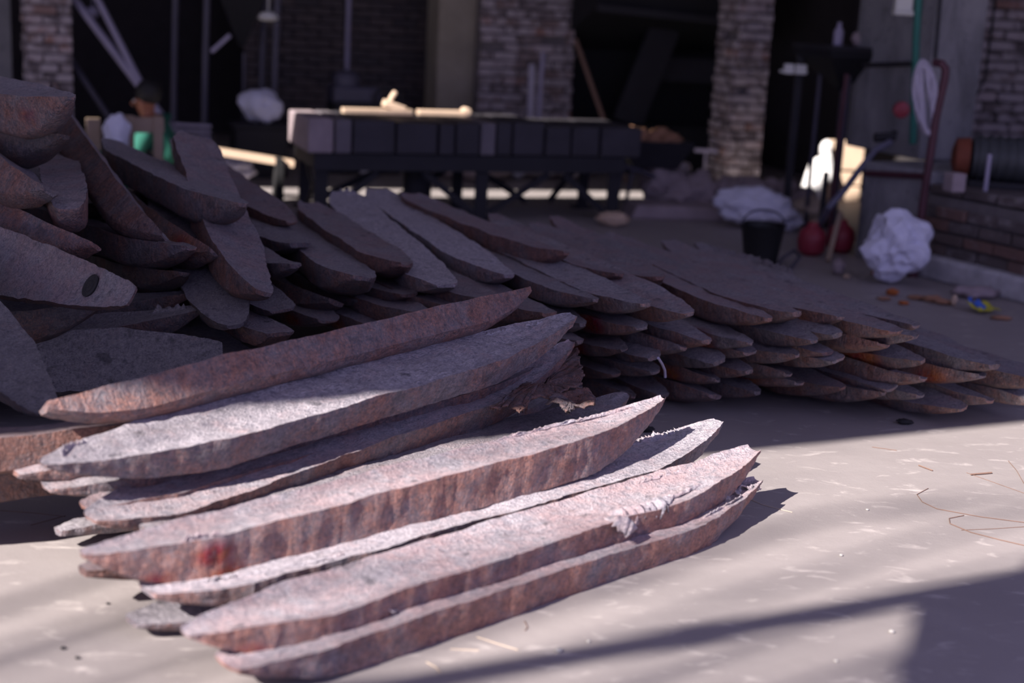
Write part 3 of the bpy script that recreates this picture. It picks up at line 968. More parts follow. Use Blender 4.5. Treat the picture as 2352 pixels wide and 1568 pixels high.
for p, Y, q, near, roll, lab, kw in heap:
    b = atY(p[0], p[1], Y)
    a = atY(*q) if len(q) == 3 else other_end(b, q, 1.9, near)
    kw.setdefault('tipw', (.03, .02))
    kw.setdefault('ns', 80)
    HB.append(place(a, b, lab, HEAP, roll=roll, fix='b', L=(b - a).length if len(q) == 3 else 1.9, **kw))
# hole in the flat-faced ingot: its dark inside painted as a black cap
m = MB()
m.lathe([(.027, -.012), (.029, .002), (.023, .005), (.015, .003), (.009, .006), (.003, .004)], (0, 0, 0), 18)
o = m.build('pit_cap', M['coal'], HB[10], smooth=True, loc=(.95 - .20, .0, .002))
o.scale = (1, 1.4, 1)
tag(o, 'black cap painted for the dark inside of the hole')
ribbon(HB[13], 'torn_flash', [(.72, .02, .0), (.82, .0, 0), (.93, 0, .01)], .05, .6, 41, lean=(0, .6, 1), n=24)

# ---------------------------------------------------------------- heavy table
tb = empty('work_table', Vector((-1.36, 9.50, 0)), YAW, 'heavy dark table of thick iron slabs on braced legs in the background', 'table')
TL, TW, ZT, ZS = 2.2, .62, .68, .46
m = MB()
for (a, b) in (((0, 0), (TL, 0)), ((0, TW), (TL, TW))):
    m.bar((a[0] - .03, a[1], ZS - .06), (b[0] + .03, b[1], ZS - .06), .06, .11)
for x in (0, TL / 2, TL): m.bar((x, 0, ZS - .06), (x, TW, ZS - .06), .06, .09)
m.build('frame', M['soot'], tb)
for x in (0.03, TL * .53, TL - .03):
    for y in (0.02, TW - .02):
        m = MB()
        m.bar((x, y, 0), (x, y, ZS - .11), .09 if y < .1 else .07, .022)
        m.bar((x + .035, y + .035, 0), (x + .035, y + .035, ZS - .11), .022, .08)
        m.box((x + .01, y + .02, .008), (.15, .13, .016))
        m.build('leg', M['soot'], tb)
for (x0, x1, y, up) in ((.08, .42, .02, 1), (TL * .53 - .05, TL * .53 - .42, .02, 1), (TL * .53 + .06, TL * .53 + .5, .02, 1), (TL - .08, TL - .42, .02, 1),
                        (.1, .7, TW - .02, 0), (TL * .53 - .5, TL * .53 + .0, TW - .02, 0), (TL * .53 + .55, TL * .53 + .08, TW - .02, 0), (TL - .3, TL - .08, TW - .02, 0)):
    m = MB()
    m.bar((x0, y, .05), (x1, y, ZS - .13), .014, .045)
    m.build('brace', M['soot'], tb)
for y0, y1 in ((.06, .5), (.5, .06)):
    m = MB().bar((.03, y0, .04), (.03, y1, ZS - .13), .014, .04)
    m.build('brace', M['soot'], tb)
m = MB()
m.lathe([(.14, 0), (.14, .03), (.10, .04), (.10, .34), (.13, .36)], (.78, .3, 0), 18)
m.build('centre_post', M['soot'], tb, smooth=True)
edges = [-.08, .10, .22, .52, .82, .94, 1.12, 1.24, 1.36, 1.60, 1.80, 2.02, 2.34]
for i in range(len(edges) - 1):
    a, b = edges[i], edges[i + 1]
    m = MB()
    hh = ZT - ZS + rnd.uniform(-.012, .012)
    m.box(((a + b) / 2, TW / 2 + rnd.uniform(-.012, .012), ZS + hh / 2), (b - a - .012, TW + .1, hh))
    o = m.build('top_slab', M['rubble'] if i == 0 else M['slab_pale'] if i in (1, 6) else M['slab'], tb, bevel=.012)

# things on and round the table
def lump(name, c, r, seed, mat, label, cat, sc=(1, 1, 1), group=None, amp=.45, sub=4, freq=2.4, rz=0, parent=None, ridge=True):
    bm = bmesh.new()
    bmesh.ops.create_icosphere(bm, subdivisions=sub, radius=1)
    for v_ in bm.verts:
        n_ = v_.co.normalized()
        q = n_ * freq + Vector((seed * 7.1, seed * 3.3, 0))
        k = mn.noise(q)
        k2 = 1 - 2 * abs(mn.noise(q * 2.1 + Vector((5, 0, 0)))) if ridge else mn.noise(q * 2.1)
        k3 = mn.noise(q * 5)
        s_ = 1 + amp * (.7 * k + .42 * k2 + .07 * k3 - .15)
        v_.co = Vector((n_.x * s_ * sc[0] * r, n_.y * s_ * sc[1] * r, n_.z * s_ * sc[2] * r))
    zmin = min(v_.co.z for v_ in bm.verts)
    for v_ in bm.verts: v_.co.z -= zmin
    me = bpy.data.meshes.new(name)
    bm.to_mesh(me)
    bm.free()
    me.materials.append(mat)
    me.shade_smooth()
    o = bpy.data.objects.new(name, me)
    COL.objects.link(o)
    o.location = c
    o.rotation_euler.z = rz
    if parent: o.parent = parent
    elif label: tag(o, label, cat, group)
    return o


def tloc(x, y, z): return tb.location + MYAW @ Vector((x, y, z))


m = MB()
m.box((0, 0, .02), (.5, .10, .04))
m.box((.12, .0, .06), (.16, .09, .05), Matrix.Rotation(.3, 3, 'Y'))
m.tube([(.07, 0, .05), (.10, 0, .12), (.13, .01, .16)], .02)
o = m.build('copper_offcut', M['wood_pale'], bevel=.006, loc=tloc(.52, .48, ZT))
o.rotation_euler.z = YAW
tag(o, 'sunlit pinkish metal offcut with a stub standing up, on the table top', 'scrap')
m = MB()
m.box((0, 0, .02), (.36, .08, .04))
m.lathe([(.03, -.05), (.03, .05)], (.18, 0, .035), 12, M=Matrix.Rotation(R_(90), 3, 'X'))
o = m.build('copper_offcut', M['wood_pale'], bevel=.006, loc=tloc(1.0, .5, ZT))
o.rotation_euler.z = YAW
tag(o, 'sunlit pinkish metal offcut with a knobbed right end, on the table top', 'scrap')
# black vise-like machine beyond the table
mc = empty('press_machine', wp(825, 260, 12.4, 0), YAW, 'black squat machine with a handwheel in the dark behind the table', 'machine')
m = MB(); m.box((0, 0, .3), (.5, .4, .6)); m.box((0, 0, .02), (.66, .5, .04)); m.build('base', M['soot'], mc, bevel=.02)
m = MB(); m.box((-.05, 0, .66), (.42, .3, .14)); m.lathe([(.12, 0), (.12, .2), (.07, .24)], (-.12, 0, .62), 16); m.build('head', M['steel_dark'], mc, bevel=.02)
m = MB()
m.tube([(.2 + .12 * math.cos(a), -.2, .62 + .12 * math.sin(a)) for a in [i * math.pi / 9 for i in range(19)]], .016, 8)
m.bar((.08, -.2, .62), (.32, -.2, .62), .014, .014); m.bar((.2, -.2, .5), (.2, -.2, .74), .014, .014)
m.build('handwheel', M['soot'], mc, smooth=True)

# white cloth bundle left of the table, white bundles seen beneath it
lump('cloth_bundle', wp(598, 300, 11.7, .432), .15, 9, M['white'], 'white cloth bundle heaped beside the left end of the table', 'cloth', (1.0, .8, .85), amp=.5, freq=1.2)
m = MB()
m.box((0, 0, .20), (.42, .35, .40))
m.box((0, 0, .415), (.46, .39, .03))
o = m.build('storage_box', M['soot'], bevel=.01, loc=wp(594, 300, 11.7, 0))
o.rotation_euler.z = YAW
tag(o, 'dark box under the white cloth bundle beside the table', 'box')
for i, (p, r, s, lab) in enumerate((((832, 378), .10, 5, 'small white sack under the table, left of the centre post'),
                                    ((1040, 410), .12, 6, 'white sack under the table beside the middle leg'),
                                    ((1125, 398), .15, 7, 'larger white sack under the table behind the crossed braces'),
                                    ((1188, 400), .12, 8, 'white sack under the table next to the rear right leg'))):
    g = at(p[0], 432, 0)
    q = atY(p[0], p[1], g.y)
    lump('white_sack', Vector((q.x, q.y + .6, 0)), r, s, M['white'], lab, 'sack', (1, .9, 1.5), amp=.3)
for i, (p, sc, lab) in enumerate((((1075, 425), (.35, .12, .1), 'grey stone block on the far floor under the table, left of the rear leg'),
                                  ((1240, 420), (.45, .14, .09), 'reddish low stone on the far floor under the right half of the table'),
                                  ((1330, 415), (.2, .14, .14), 'reddish rubble lump on the far floor by the right table leg'))):
    g = at(p[0], p[1] + 6, 0)
    lump('stone_block', g + Vector((0, .5, 0)), 1, 20 + i, M['rubble'] if i == 0 else M['brick'], lab, 'stone', sc, amp=.2, sub=3, group=None)
lump('scrap_lump', at(1408, 520, 0) , .09, 31, M['wood_pale'], 'ochre lump on the floor at the foot of the right table leg', 'scrap', (1.2, .8, .5), amp=.4)
# plank left of the table
m = MB()
m.bar(wp(455, 340, 10.2), wp(675, 376, 10.35), .14, .045)
o = m.build('plank', M['wood_pale'], bevel=.004)
tag(o, 'pale sunlit plank lying level left of the table', 'plank')
for q, lab in (((480, 372), 'dark trestle block under the left part of the pale plank'), ((640, 380), 'dark trestle block under the right end of the pale plank')):
    t_ = wp(q[0], q[1] - 22, 10.27)
    m = MB(); m.box((0, 0, t_.z / 2 - .0), (.06, .14, max(.1, t_.z - .03)), MYAW, taper=.8)
    tag(m.build('trestle_block', M['void'], loc=(t_.x, t_.y, 0)), lab, 'block')
for i, (p, lab) in enumerate((((500, 372), 'crumpled white rag behind the left part of the plank'), ((540, 384), 'crumpled white rag behind the middle of the plank'))):
    q = wp(p[0], p[1] + 20, 11.0, 0)
    lump('white_rag', q, .12, 40 + i, M['rope'], lab, 'cloth', (1.1, .8, .8), amp=.5)

# ---------------------------------------------------------------- left background: steel frame, poles, posts, worker
fr = empty('steel_frame', wp(520, 300, 12.0, 0), YAW * .5, 'tall steel tube frame carrying a dark hopper, left of the table', 'frame')
inv = Matrix.Rotation(-YAW * .5, 3, 'Z')


def lf(px_, Y, z): 
    p = wp(px_, 200, Y, z)
    return inv @ (p - fr.location)


for px_, Y in ((405, 12.0), (476, 11.8), (606, 12.2), (636, 11.9)):
    m = MB(); m.tube([lf(px_ - 8, Y, 0), lf(px_ - 4, Y, 1.0), lf(px_ + 12, Y, 3.0)], .026, 10); m.build('post', M['steel_dark'], fr, smooth=True)
m = MB(); m.bar(lf(476, 11.8, 1.48), lf(640, 11.9, 1.46), .05, .05); m.build('cross_rail', M['steel_dark'], fr)
m = MB(); m.bar(lf(486, 11.8, .98), lf(528, 11.8, 1.12), .03, .03); m.build('brace', M['steel'], fr)
m = MB()
c = lf(555, 12.0, 0)
prof = [(.02, 1.02), (.05, 1.06), (.25, 1.42), (.26, 1.5)]
m.lathe(prof, (c.x, c.y, 0), 4, M=Matrix.Rotation(R_(45), 3, 'Z')); m.build('hopper', M['void'], fr)
m = MB(); m.tube([lf(560, 11.9, .98), lf(560, 11.9, .35)], .012, 8); m.build('drop_pipe', M['steel_dark'], fr, smooth=True)
m = MB(); m.lathe([(.02, .05), (.06, .04), (.085, 0), (.05, -.02)], wp(616, 42, 11.5), 18)
m.tube([wp(616, 42, 11.5) + Vector((0, 0, .04)), wp(616, 42, 11.5) + Vector((0, .1, .9))], .006, 6)
tag(m.build('work_lamp', M['lamp'], smooth=True), 'small white lamp shade hanging by the steel frame', 'lamp')
for a, b, lab, r in (((150, -30), (328, 208), 'pale leaning pole, left one of the crossed pair', .03), ((205, -40), (330, 205), 'pale leaning pole, right one of the crossed pair', .026),
                     ((158, 130), (285, 320), 'dim leaning pole behind the worker, lower left', .022)):
    p, q = wp(*a, 11.9), wp(*b, 11.5)
    dd = (q - p)
    q2 = q + dd * (q.z / -dd.z) * .98
    m = MB(); m.tube([p - dd * .5, p, q, q2], r, 10)
    tag(m.build('leaning_pole', M['steel'] if 'dim' not in lab else M['steel_dark'], smooth=True), lab, 'pole')
m = MB(); m.lathe([(.02, .04), (.05, .02), (.055, -.02), (.03, -.05)], wp(213, 26, 11.9), 16); m.tube([wp(213, 26, 11.9), wp(213, 26, 11.9) + Vector((0, 0, 1))], .005, 6)
tag(m.build('light_bulb', M['steel'], smooth=True), 'pale round bulb hanging between the leaning poles', 'lamp')
m = MB(); m.tube([wp(797, 150, 13.5, .0), wp(801, 0, 13.5), wp(803, -60, 13.5, 2.6)], .022, 10)
tag(m.build('wall_pipe', M['steel'], smooth=True), 'thin pale pipe standing against the dark brick wall', 'pipe')
m = MB(); m.tube([wp(1236, 285, 12.9, 0.0), wp(1236, 285, 12.9), wp(1248, 120, 13.1)], .022, 8)
tag(m.build('leaning_pole', M['steel'], smooth=True), 'short pale rod leaning on the brick pier behind the table', 'pole')
m = MB(); m.tube([wp(1218, 280, 12.85, 0.0), wp(1218, 280, 12.85), wp(1222, 150, 13.05)], .03, 8)
tag(m.build('leaning_pole', M['rope'], smooth=True), 'greyish pole leaning on the brick pier, left of the pale rod', 'pole')
# wooden posts by the worker
for a, b, lab in (((200, 272), (228, 330), 'short sunlit timber post behind the long slanting ingot'),):
    p = wp(214, 272, 9.45)
    m = MB(); m.box((0, 0, p.z / 2), (.09, .09, p.z), MYAW)
    tag(m.build('timber_post', M['wood'], loc=(p.x, p.y, 0), bevel=.006), lab, 'post')
cr = empty('wooden_chair', wp(338, 300, 9.35, 0), YAW, 'plain weathered wooden chair with a plank back in front of the seated man', 'chair')
zc = wp(338, 266, 9.35).z
for x in (-.12, .07):
    m = MB(); m.box((x, 0, zc / 2), (.075 if x < 0 else .06, .04, zc)); m.build('back_post', M['wood'], cr, bevel=.005)
m = MB(); m.box((-.02, 0.01, zc - .06), (.26, .03, .1)); m.build('back_rail', M['wood'], cr, bevel=.004)
m = MB(); m.box((-.02, -.16, .26), (.3, .34, .035)); m.build('seat', M['wood'], cr, bevel=.004)
for x in (-.12, .08):
    m = MB(); m.box((x, -.3, .12), (.045, .045, .24)); m.build('leg', M['wood'], cr, bevel=.004)

# seated worker in a green jacket, seen from behind, facing left
pc_ = wp(362, 300, 10.6, 0)
wk = empty('person', pc_, R_(178), 'man with black hair in a green jacket sitting low, turned to the left', 'person')


def skin_mesh(name, verts, edges_, radii, mat, parent, sub=2, root=0):
    me = bpy.data.meshes.new(name)
    me.from_pydata(verts, edges_, [])
    o = bpy.data.objects.new(name, me)
    COL.objects.link(o)
    o.parent = parent
    mo = o.modifiers.new('skin', 'SKIN')
    mo.use_smooth_shade = True
    for i, r in enumerate(radii):
        r = r if isinstance(r, tuple) else (r, r)
        me.skin_vertices[0].data[i].radius = r
        me.skin_vertices[0].data[i].use_root = (i == root)
    sb = o.modifiers.new('sub', 'SUBSURF')
    sb.levels = sub
    sb.render_levels = sub
    me.materials.append(mat)
    return o


V_, E_, R2 = [], [], []


def jv(p, r, par=None):
    V_.append(p); R2.append(r)
    if par is not None: E_.append((par, len(V_) - 1))
    return len(V_) - 1


# local frame: x forward, y left, z up; sits on a low block
pel = jv((-.02, 0, .20), (.15, .12))
wst = jv((-.02, 0, .32), (.135, .105), pel)
che = jv((.02, 0, .44), (.16, .115), wst)
nck = jv((.06, 0, .535), (.055, .055), che)
jaw = jv((.085, 0, .575), (.055, .06), nck)
hd = jv((.09, 0, .64), (.075, .088), jaw)
crn = jv((.08, 0, .70), (.06, .07), hd)
for sy in (1, -1):
    sh_ = jv((.02, sy * .17, .49), .058, che)
    el_ = jv((.10, sy * .22, .27), .043, sh_)
    wr_ = jv((.30, sy * .14, .24), .028, el_)
    pm = jv((.36, sy * .12, .235), (.035, .018), wr_)
    for fi, (fy, fl) in enumerate(((-.030, .07), (-.010, .082), (.010, .076), (.028, .06))):
        k1 = jv((.39, sy * .12 + fy, .235), .0095, pm)
        k2 = jv((.39 + fl * .55, sy * .12 + fy, .225), .0085, k1)
        jv((.39 + fl * .85, sy * .12 + fy, .20), .007, k2)
    t1 = jv((.345, sy * .12 - sy * .04, .235), .011, pm)
    jv((.375, sy * .12 - sy * .055, .225), .009, t1)
    hp = jv((.04, sy * .09, .18), .085, pel)
    kn = jv((.38, sy * .15, .36), .06, hp)
    an = jv((.42, sy * .14, .07), .042, kn)
    jv((.53, sy * .15, .035), (.04, .03), an)
skin_mesh('body', V_, E_, R2, M['skin'], wk)
jr = [(-.02, 0, .17), (-.02, 0, .32), (.02, 0, .44), (.05, 0, .515)]
jm = skin_mesh('jacket', jr + [(.02, .18, .49), (.10, .23, .27), (.27, .15, .243), (.02, -.18, .49), (.10, -.23, .27), (.27, -.15, .243)],
               [(0, 1), (1, 2), (2, 3), (2, 4), (4, 5), (5, 6), (2, 7), (7, 8), (8, 9)],
               [(.175, .14), (.16, .13), (.185, .14), (.075, .075), .075, .058, .045, .075, .058, .045], M['jacket'], wk)
skin_mesh('trousers', [(-.02, 0, .19), (.04, .09, .18), (.38, .15, .36), (.42, .14, .09), (.04, -.09, .18), (.38, -.15, .36), (.42, -.14, .09)],
          [(0, 1), (1, 2), (2, 3), (0, 4), (4, 5), (5, 6)], [(.16, .13), .1, .075, .058, .1, .075, .058], M['cloth_dark'], wk)
hm = lump('hair', (.065, 0, .615), .1, 60, M['hair'], None, None, (.98, .88, 1.0), amp=.06, sub=3, parent=wk)
for sy in (1, -1):
    m = MB(); m.lathe([(.006, 0), (.02, .005), (.022, .012), (.012, .016)], (0, 0, 0), 10, M=Matrix.Rotation(R_(90 * -sy), 3, 'X'))
    m.build('ear', M['skin'], wk, smooth=True, loc=(.09, sy * .085, .635))
    m = MB(); m.lathe([(.002, -.011), (.009, -.006), (.012, 0), (.009, .006), (.002, .011)], (0, 0, 0), 10)
    m.build('eye', M['eye'], wk, smooth=True, loc=(.163, sy * .033, .65))
m = MB(); m.tube([(.165, 0, .66), (.19, 0, .625), (.172, 0, .612)], [.008, .016, .012], 8); m.build('nose', M['skin'], wk, smooth=True)
m = MB(); m.tube([(.150, -.026, .588), (.158, 0, .585), (.150, .026, .588)], .006, 6); m.build('mouth', M['rusty'], wk, smooth=True)
m = MB(); m.box((0, 0, .05), (.4, .34, .1)); o = m.build('wooden_block', M['wood'], loc=pc_ + Vector((.02, 0, 0)), bevel=.01)
tag(o, 'low wooden block the man in the green jacket sits on', 'block')
lump('white_rag', wp(270, 345, 9.2), .10, 61, M['white'], 'white rag beside the seated man, above the long slanting ingot', 'cloth', (.8, .6, 1.1), amp=.4)
q = wp(270, 350, 9.2)
m = MB(); m.lathe([(.14, 0), (.16, q.z * .5), (.15, q.z)], (0, 0, 0), 20)
tag(m.build('green_drum', M['jacket'], smooth=True, loc=(q.x, q.y, 0)), 'small green drum with the white rag on top, left of the wooden chair', 'drum')
# steel bars rack behind the worker
rk = empty('bar_rack', wp(437, 300, 11.2, 0), YAW, 'low rack of short pale steel bars right of the seated man', 'rack')
z_ = wp(437, 298, 11.2).z
for i in range(3):
    m = MB(); m.tube([(-.12, .0, z_ - i * .045 + .04), (.16, 0, z_ - i * .045 + .03)], .014, 8); m.build('steel_bar', M['steel'], rk, smooth=True)
for x in (-.1, .14):
    m = MB(); m.box((x, .03, z_ / 2 + .03), (.035, .035, z_ + .06)); m.build('upright', M['soot'], rk)

# ---------------------------------------------------------------- black forge hood, barrow, rubble in the middle distance
hd_ = empty('forge_hood', wp(1530, 250, 13.4, 0), YAW, 'large black forge hood of sheet steel between the brick pier and the slim pillar', 'hood')
m = MB()
m.box((-.05, .9, 1.2), (1.9, .06, 2.4)); m.build('back_sheet', M['void'], hd_)
m = MB()
vs = [(-.85, -.2, 2.2), (.75, -.2, 2.2), (.75, -.2, 1.42), (-.85, -.2, 1.50), (-.85, .85, 2.2), (.75, .85, 2.2), (.75, .85, 1.1), (-.85, .85, 1.1)]
m.add(vs, [(0, 3, 2, 1), (0, 4, 7, 3), (1, 2, 6, 5), (3, 7, 6, 2), (4, 5, 6, 7), (0, 1, 5, 4)]); m.build('canopy', M['void'], hd_)
m = MB(); m.bar((-.85, -.22, 1.49), (.75, -.22, 1.41), .04, .06); m.build('front_lip', M['soot'], hd_)
m = MB(); m.bar((-.30, .2, .45), (.05, .25, 1.35), .04, .30, upd=(1, 0, 0)); m.build('side_sheet', M['soot'], hd_)
m = MB(); m.box((.42, .4, .95), (.62, .03, .22)); m.build('inner_plate', M['soot'], hd_)
m = MB(); m.box((0, .4, .22), (1.5, .7, .44)); m.build('hearth', M['void'], hd_, bevel=.02)
p, q = wp(1322, 90, 13.0), wp(1392, 290, 12.7)
m = MB(); dd = q - p; m.tube([p, q, q + dd * (q.z / -dd.z) * .97], .02, 8)
tag(m.build('leaning_pole', M['twig'], smooth=True), 'thin brown pole leaning in front of the black hood', 'pole')

br = empty('wheelbarrow', wp(1490, 360, 10.9, 0), R_(10), 'dark wheelbarrow heaped with brown scrap right of the table', 'wheelbarrow')
zb = wp(1490, 322, 10.9).z
m = MB(); m.add([(-.28, -.2, zb), (.3, -.2, zb), (.3, .2, zb), (-.28, .2, zb), (-.14, -.12, zb - .2), (.2, -.12, zb - .2), (.2, .12, zb - .2), (-.14, .12, zb - .2)],
                [(4, 5, 1, 0), (5, 6, 2, 1), (6, 7, 3, 2), (7, 4, 0, 3), (7, 6, 5, 4)]); o = m.build('tray', M['soot'], br); o.modifiers.new('s', 'SOLIDIFY').thickness = .012
m = MB(); m.lathe([(.03, -.03), (.13, -.035), (.15, -.02), (.15, .02), (.13, .035), (.03, .03)], (.36, 0, .15), 20, M=Matrix.Rotation(R_(90), 3, 'X')); m.build('wheel', M['rubber'], br, smooth=True)
for sy in (-.14, .14):
    m = MB(); m.tube([(.38, sy * .4, .15), (-.1, sy, zb - .22), (-.55, sy * 1.4, zb - .1)], .016, 8); m.build('handle', M['steel_dark'], br, smooth=True)
    m = MB(); m.tube([(-.15, sy, zb - .2), (-.2, sy, 0.01)], .015, 8); m.build('leg', M['steel_dark'], br, smooth=True)
for i, (x, y, lab) in enumerate(((-.12, -.02, 'left brown scrap heap in the wheelbarrow'), (.08, .0, 'right brown scrap heap in the wheelbarrow'))):
    lump('scrap_heap', br.location + Vector((x, y, zb - .09)), .14, 70 + i, M['scrap'], lab, 'scrap', (1, .8, .55), amp=.6)
m = MB(); m.box((0, 0, 0), (.2, .03, .03)); m.tube([(0, 0, 0), (0, 0, -.5)], .012, 6)
tag(m.build('stand_sign', M['steel'], loc=wp(1622, 346, 12.4)), 'short pale steel crossbar on a thin stand left of the slim pillar', 'stand')
# rubble ledge in front of the slim pillar
p0, p1 = at(1520, 492, 0), at(1835, 500, 0)
for i in range(9):
    f = i / 8
    c = p0.lerp(p1, f) + Vector((0, rnd.uniform(.05, .25), 0))
    lump('rubble_stone', c, 1, 80 + i, M['rubble'], 'pale rubble stone, %s from the left in the low row before the slim pillar' % ORD[i], 'stone', (.15, .13, (.15 if i == 0 else .09) + rnd.uniform(0, .04)), amp=.6, sub=4, freq=1.6)
lump('brick_chunk', at(1548, 470, 0) + Vector((0, .05, .22)), .1, 95, M['brick'], 'pinkish brick chunk lying on the left end of the rubble row', 'brick', (1.1, .7, .6), amp=.25, sub=3)
m = MB(); m.box((0, 0, .05), (1.7, .34, .10), taper=.94)
o = m.build('stone_slab', M['rubble'], bevel=.02, loc=p0.lerp(p1, .5) + Vector((0, -.12, 0))); o.rotation_euler.z = math.atan2((p1 - p0).y, (p1 - p0).x)
tag(o, 'low pale stone ledge running along the front of the rubble row', 'ledge')
# white cloth over the rubble
lump('white_cloth', at(1735, 528, 0) + Vector((-.02, .02, .02)), .2, 97, M['white'], 'long white cloth lying crumpled over the right end of the rubble', 'cloth', (1.35, .6, .62), amp=.45, rz=-.3)
lump('white_rag', at(1800, 530, 0), .12, 98, M['white'], 'small grey-white rag touching the right end of the long cloth', 'cloth', (1, .7, .6), amp=.5)
lump('straw_heap', at(1860, 520, 0), .15, 99, M['straw'], 'small heap of dull straw left of the hose', 'straw', (1.2, .7, .6), amp=.6)
# black bucket, red ball-like can, bent rods
bk = empty('bucket', at(1745, 606, 0), 0, 'black rubber bucket standing before the rubble', 'bucket')
m = MB(); m.lathe([(.10, 0), (.135, .24), (.145, .25), (.125, .245), (.095, .02)], (0, 0, 0), 22); m.build('pail', M['rubber'], bk, smooth=True)
m = MB(); m.tube([(.135 * math.cos(a), 0, .24 + .1 * math.sin(a)) for a in [i * math.pi / 12 for i in range(13)]], .006, 6); m.build('handle', M['steel_dark'], bk, smooth=True)
for p, lab in (((1868, 592), 'round red can standing left of the leaning stick'), ((1935, 585), 'dark red can behind the leaning stick')):
    m = MB(); m.lathe([(.05, 0), (.085, .03), (.095, .1), (.08, .16), (.04, .19), (.03, .22)], (0, 0, 0), 20)
    tag(m.build('red_can', M['red'], smooth=True, loc=at(*p, 0) + Vector((0, .1, 0))), lab, 'can')
m = MB(); m.tube([at(1782, 612, .012), at(1800, 590, .05), at(1825, 575, .09), at(1838, 588, .07), at(1815, 618, .012)], .011, 8)
tag(m.build('bent_rod', M['steel_dark'], smooth=True), 'bent grey rod loop on the floor right of the bucket', 'rod')
m = MB(); m.bar(at(1902, 598, .02), atY(1930, 490, at(1902, 598, 0).y + .25), .03, .022)
tag(m.build('stick', M['wood']), 'thin stick leaning between the two red cans', 'stick')

# white sack in the sun with pale boards behind
q = wp(1862, 482, 11.95, 0)
m = MB(); m.lathe([(.10, 0), (.105, .1), (.085, .28), (.05, .38)], (0, 0, 0), 14)
m2 = empty('white_bag', q, .2, 'dazzling white tied bag standing upright in the sun near the hose', 'bag')
def bag(name, prof, c, seed, tilt):
    bm = bmesh.new(); n = 28; rws = []
    for j, (r, z) in enumerate(prof):
        rw = []
        for k in range(n):
            a = 2 * math.pi * k / n
            rr = r * (1 + .16 * mn.noise(Vector((math.cos(a) * 2, math.sin(a) * 2, z * 9 + seed))) + .06 * math.sin(a * 7 + z * 20))
            rw.append(bm.verts.new((c[0] + rr * math.cos(a) + tilt * z, c[1] + rr * .8 * math.sin(a), c[2] + z)))
        rws.append(rw)
    for j in range(len(rws) - 1):
        for k in range(n): bm.faces.new((rws[j][k], rws[j][(k + 1) % n], rws[j + 1][(k + 1) % n], rws[j + 1][k]))
    bm.faces.new(rws[0][::-1]); bm.faces.new(rws[-1])
    me = bpy.data.meshes.new(name); bm.to_mesh(me); bm.free(); me.shade_smooth(); me.materials.append(M['white2'])
    o = bpy.data.objects.new(name, me); COL.objects.link(o); o.parent = m2
    return o
bag('bag_body', [(.06, 0), (.105, .02), (.11, .12), (.10, .25), (.075, .33), (.03, .375)], (0, 0, 0), 3, .12)
bag('bag_fold', [(.02, .16), (.09, .19), (.085, .25), (.05, .36), (.035, .42)], (.10, -.03, 0), 5, -.05)
bag('bag_neck', [(.02, .38), (.05, .40), (.055, .46), (.04, .50), (.01, .52)], (.06, .0, 0), 7, .05)
bd = empty('board_stack', wp(1930, 470, 12.1, 0), R_(8), 'pale sunlit boards standing on edge behind the white bag', 'boards')
zt = wp(1936, 322, 12.1).z
for x, w in ((-.125, .10), (.055, .20)):
    for z0, z1 in ((0, zt * .24), (zt * .27, zt * .48), (zt * .52, zt)):
        m = MB(); m.box((x, 0, (z0 + z1) / 2), (w, .05, z1 - z0)); m.build('board', M['wood_pale'], bd, bevel=.008)
# hopper stand right of the slim pillar
hs = empty('hopper_stand', wp(1905, 440, 10.3, 0), YAW, 'black funnel hopper on a thin stand left of the concrete column', 'hopper')
z1, z0 = wp(1905, 112, 10.3).z, wp(1905, 205, 10.3).z
m = MB(); m.lathe([(.03, z0), (.05, z0 + .03), (.36, z1 - .05), (.37, z1)], (0, 0, 0), 4, M=Matrix.Rotation(R_(45), 3, 'Z')); m.build('funnel', M['void'], hs)
m = MB(); m.box((0, 0, z1 + .01), (.54, .5, .03)); m.build('rim', M['soot'], hs)
for x, y in ((0.0, -.1), (.1, .12), (-.1, .12)):
    m = MB(); m.tube([(x, y, 0), (x, y, z0 + .15)], .016, 8); m.build('leg', M['steel_dark'], hs, smooth=True)
m = MB(); m.tube([wp(1945, 170, 10.05), wp(1925, 330, 10.05), wp(1918, 420, 10.05, 0.0)], .017, 8)
tag(m.build('wall_pipe', M['maroon'], smooth=True), 'thin maroon pipe standing right of the funnel hopper leg', 'pipe')
p = wp(1925, 92, 10.3)
m = MB(); m.lathe([(.035, 0), (.035, .10), (.015, .13), (.015, .16)], (0, 0, 0), 14)
tag(m.build('bottle', M['steel'], smooth=True, loc=(p.x, p.y, z1 + .026)), 'bluish bottle standing on the funnel hopper', 'bottle')
lump('scrap_lump', (wp(1972, 100, 10.3).x, wp(1972, 100, 10.3).y, z1 + .026), .05, 101, M['rubble'], 'pale lump on the right rim of the funnel hopper', 'scrap', amp=.4, sub=3)
m = MB(); m.box((0, 0, 0), (.07, .04, .07)); m.box((.085, 0, 0), (.08, .04, .07)); m.box((.04, .03, -.02), (.2, .03, .02))
tag(m.build('wall_lamp', M['lamp'], bevel=.006, loc=wp(1812, 158, 10.34)), 'pair of small white lamps glinting left of the funnel hopper', 'lamp')
m = MB(); m.box((0, 0, .62), (.05, .05, 1.24))
tag(m.build('lamp_post', M['soot'], loc=wp(1822, 300, 10.4, 0)), 'dark post carrying the pair of small white lamps', 'post')

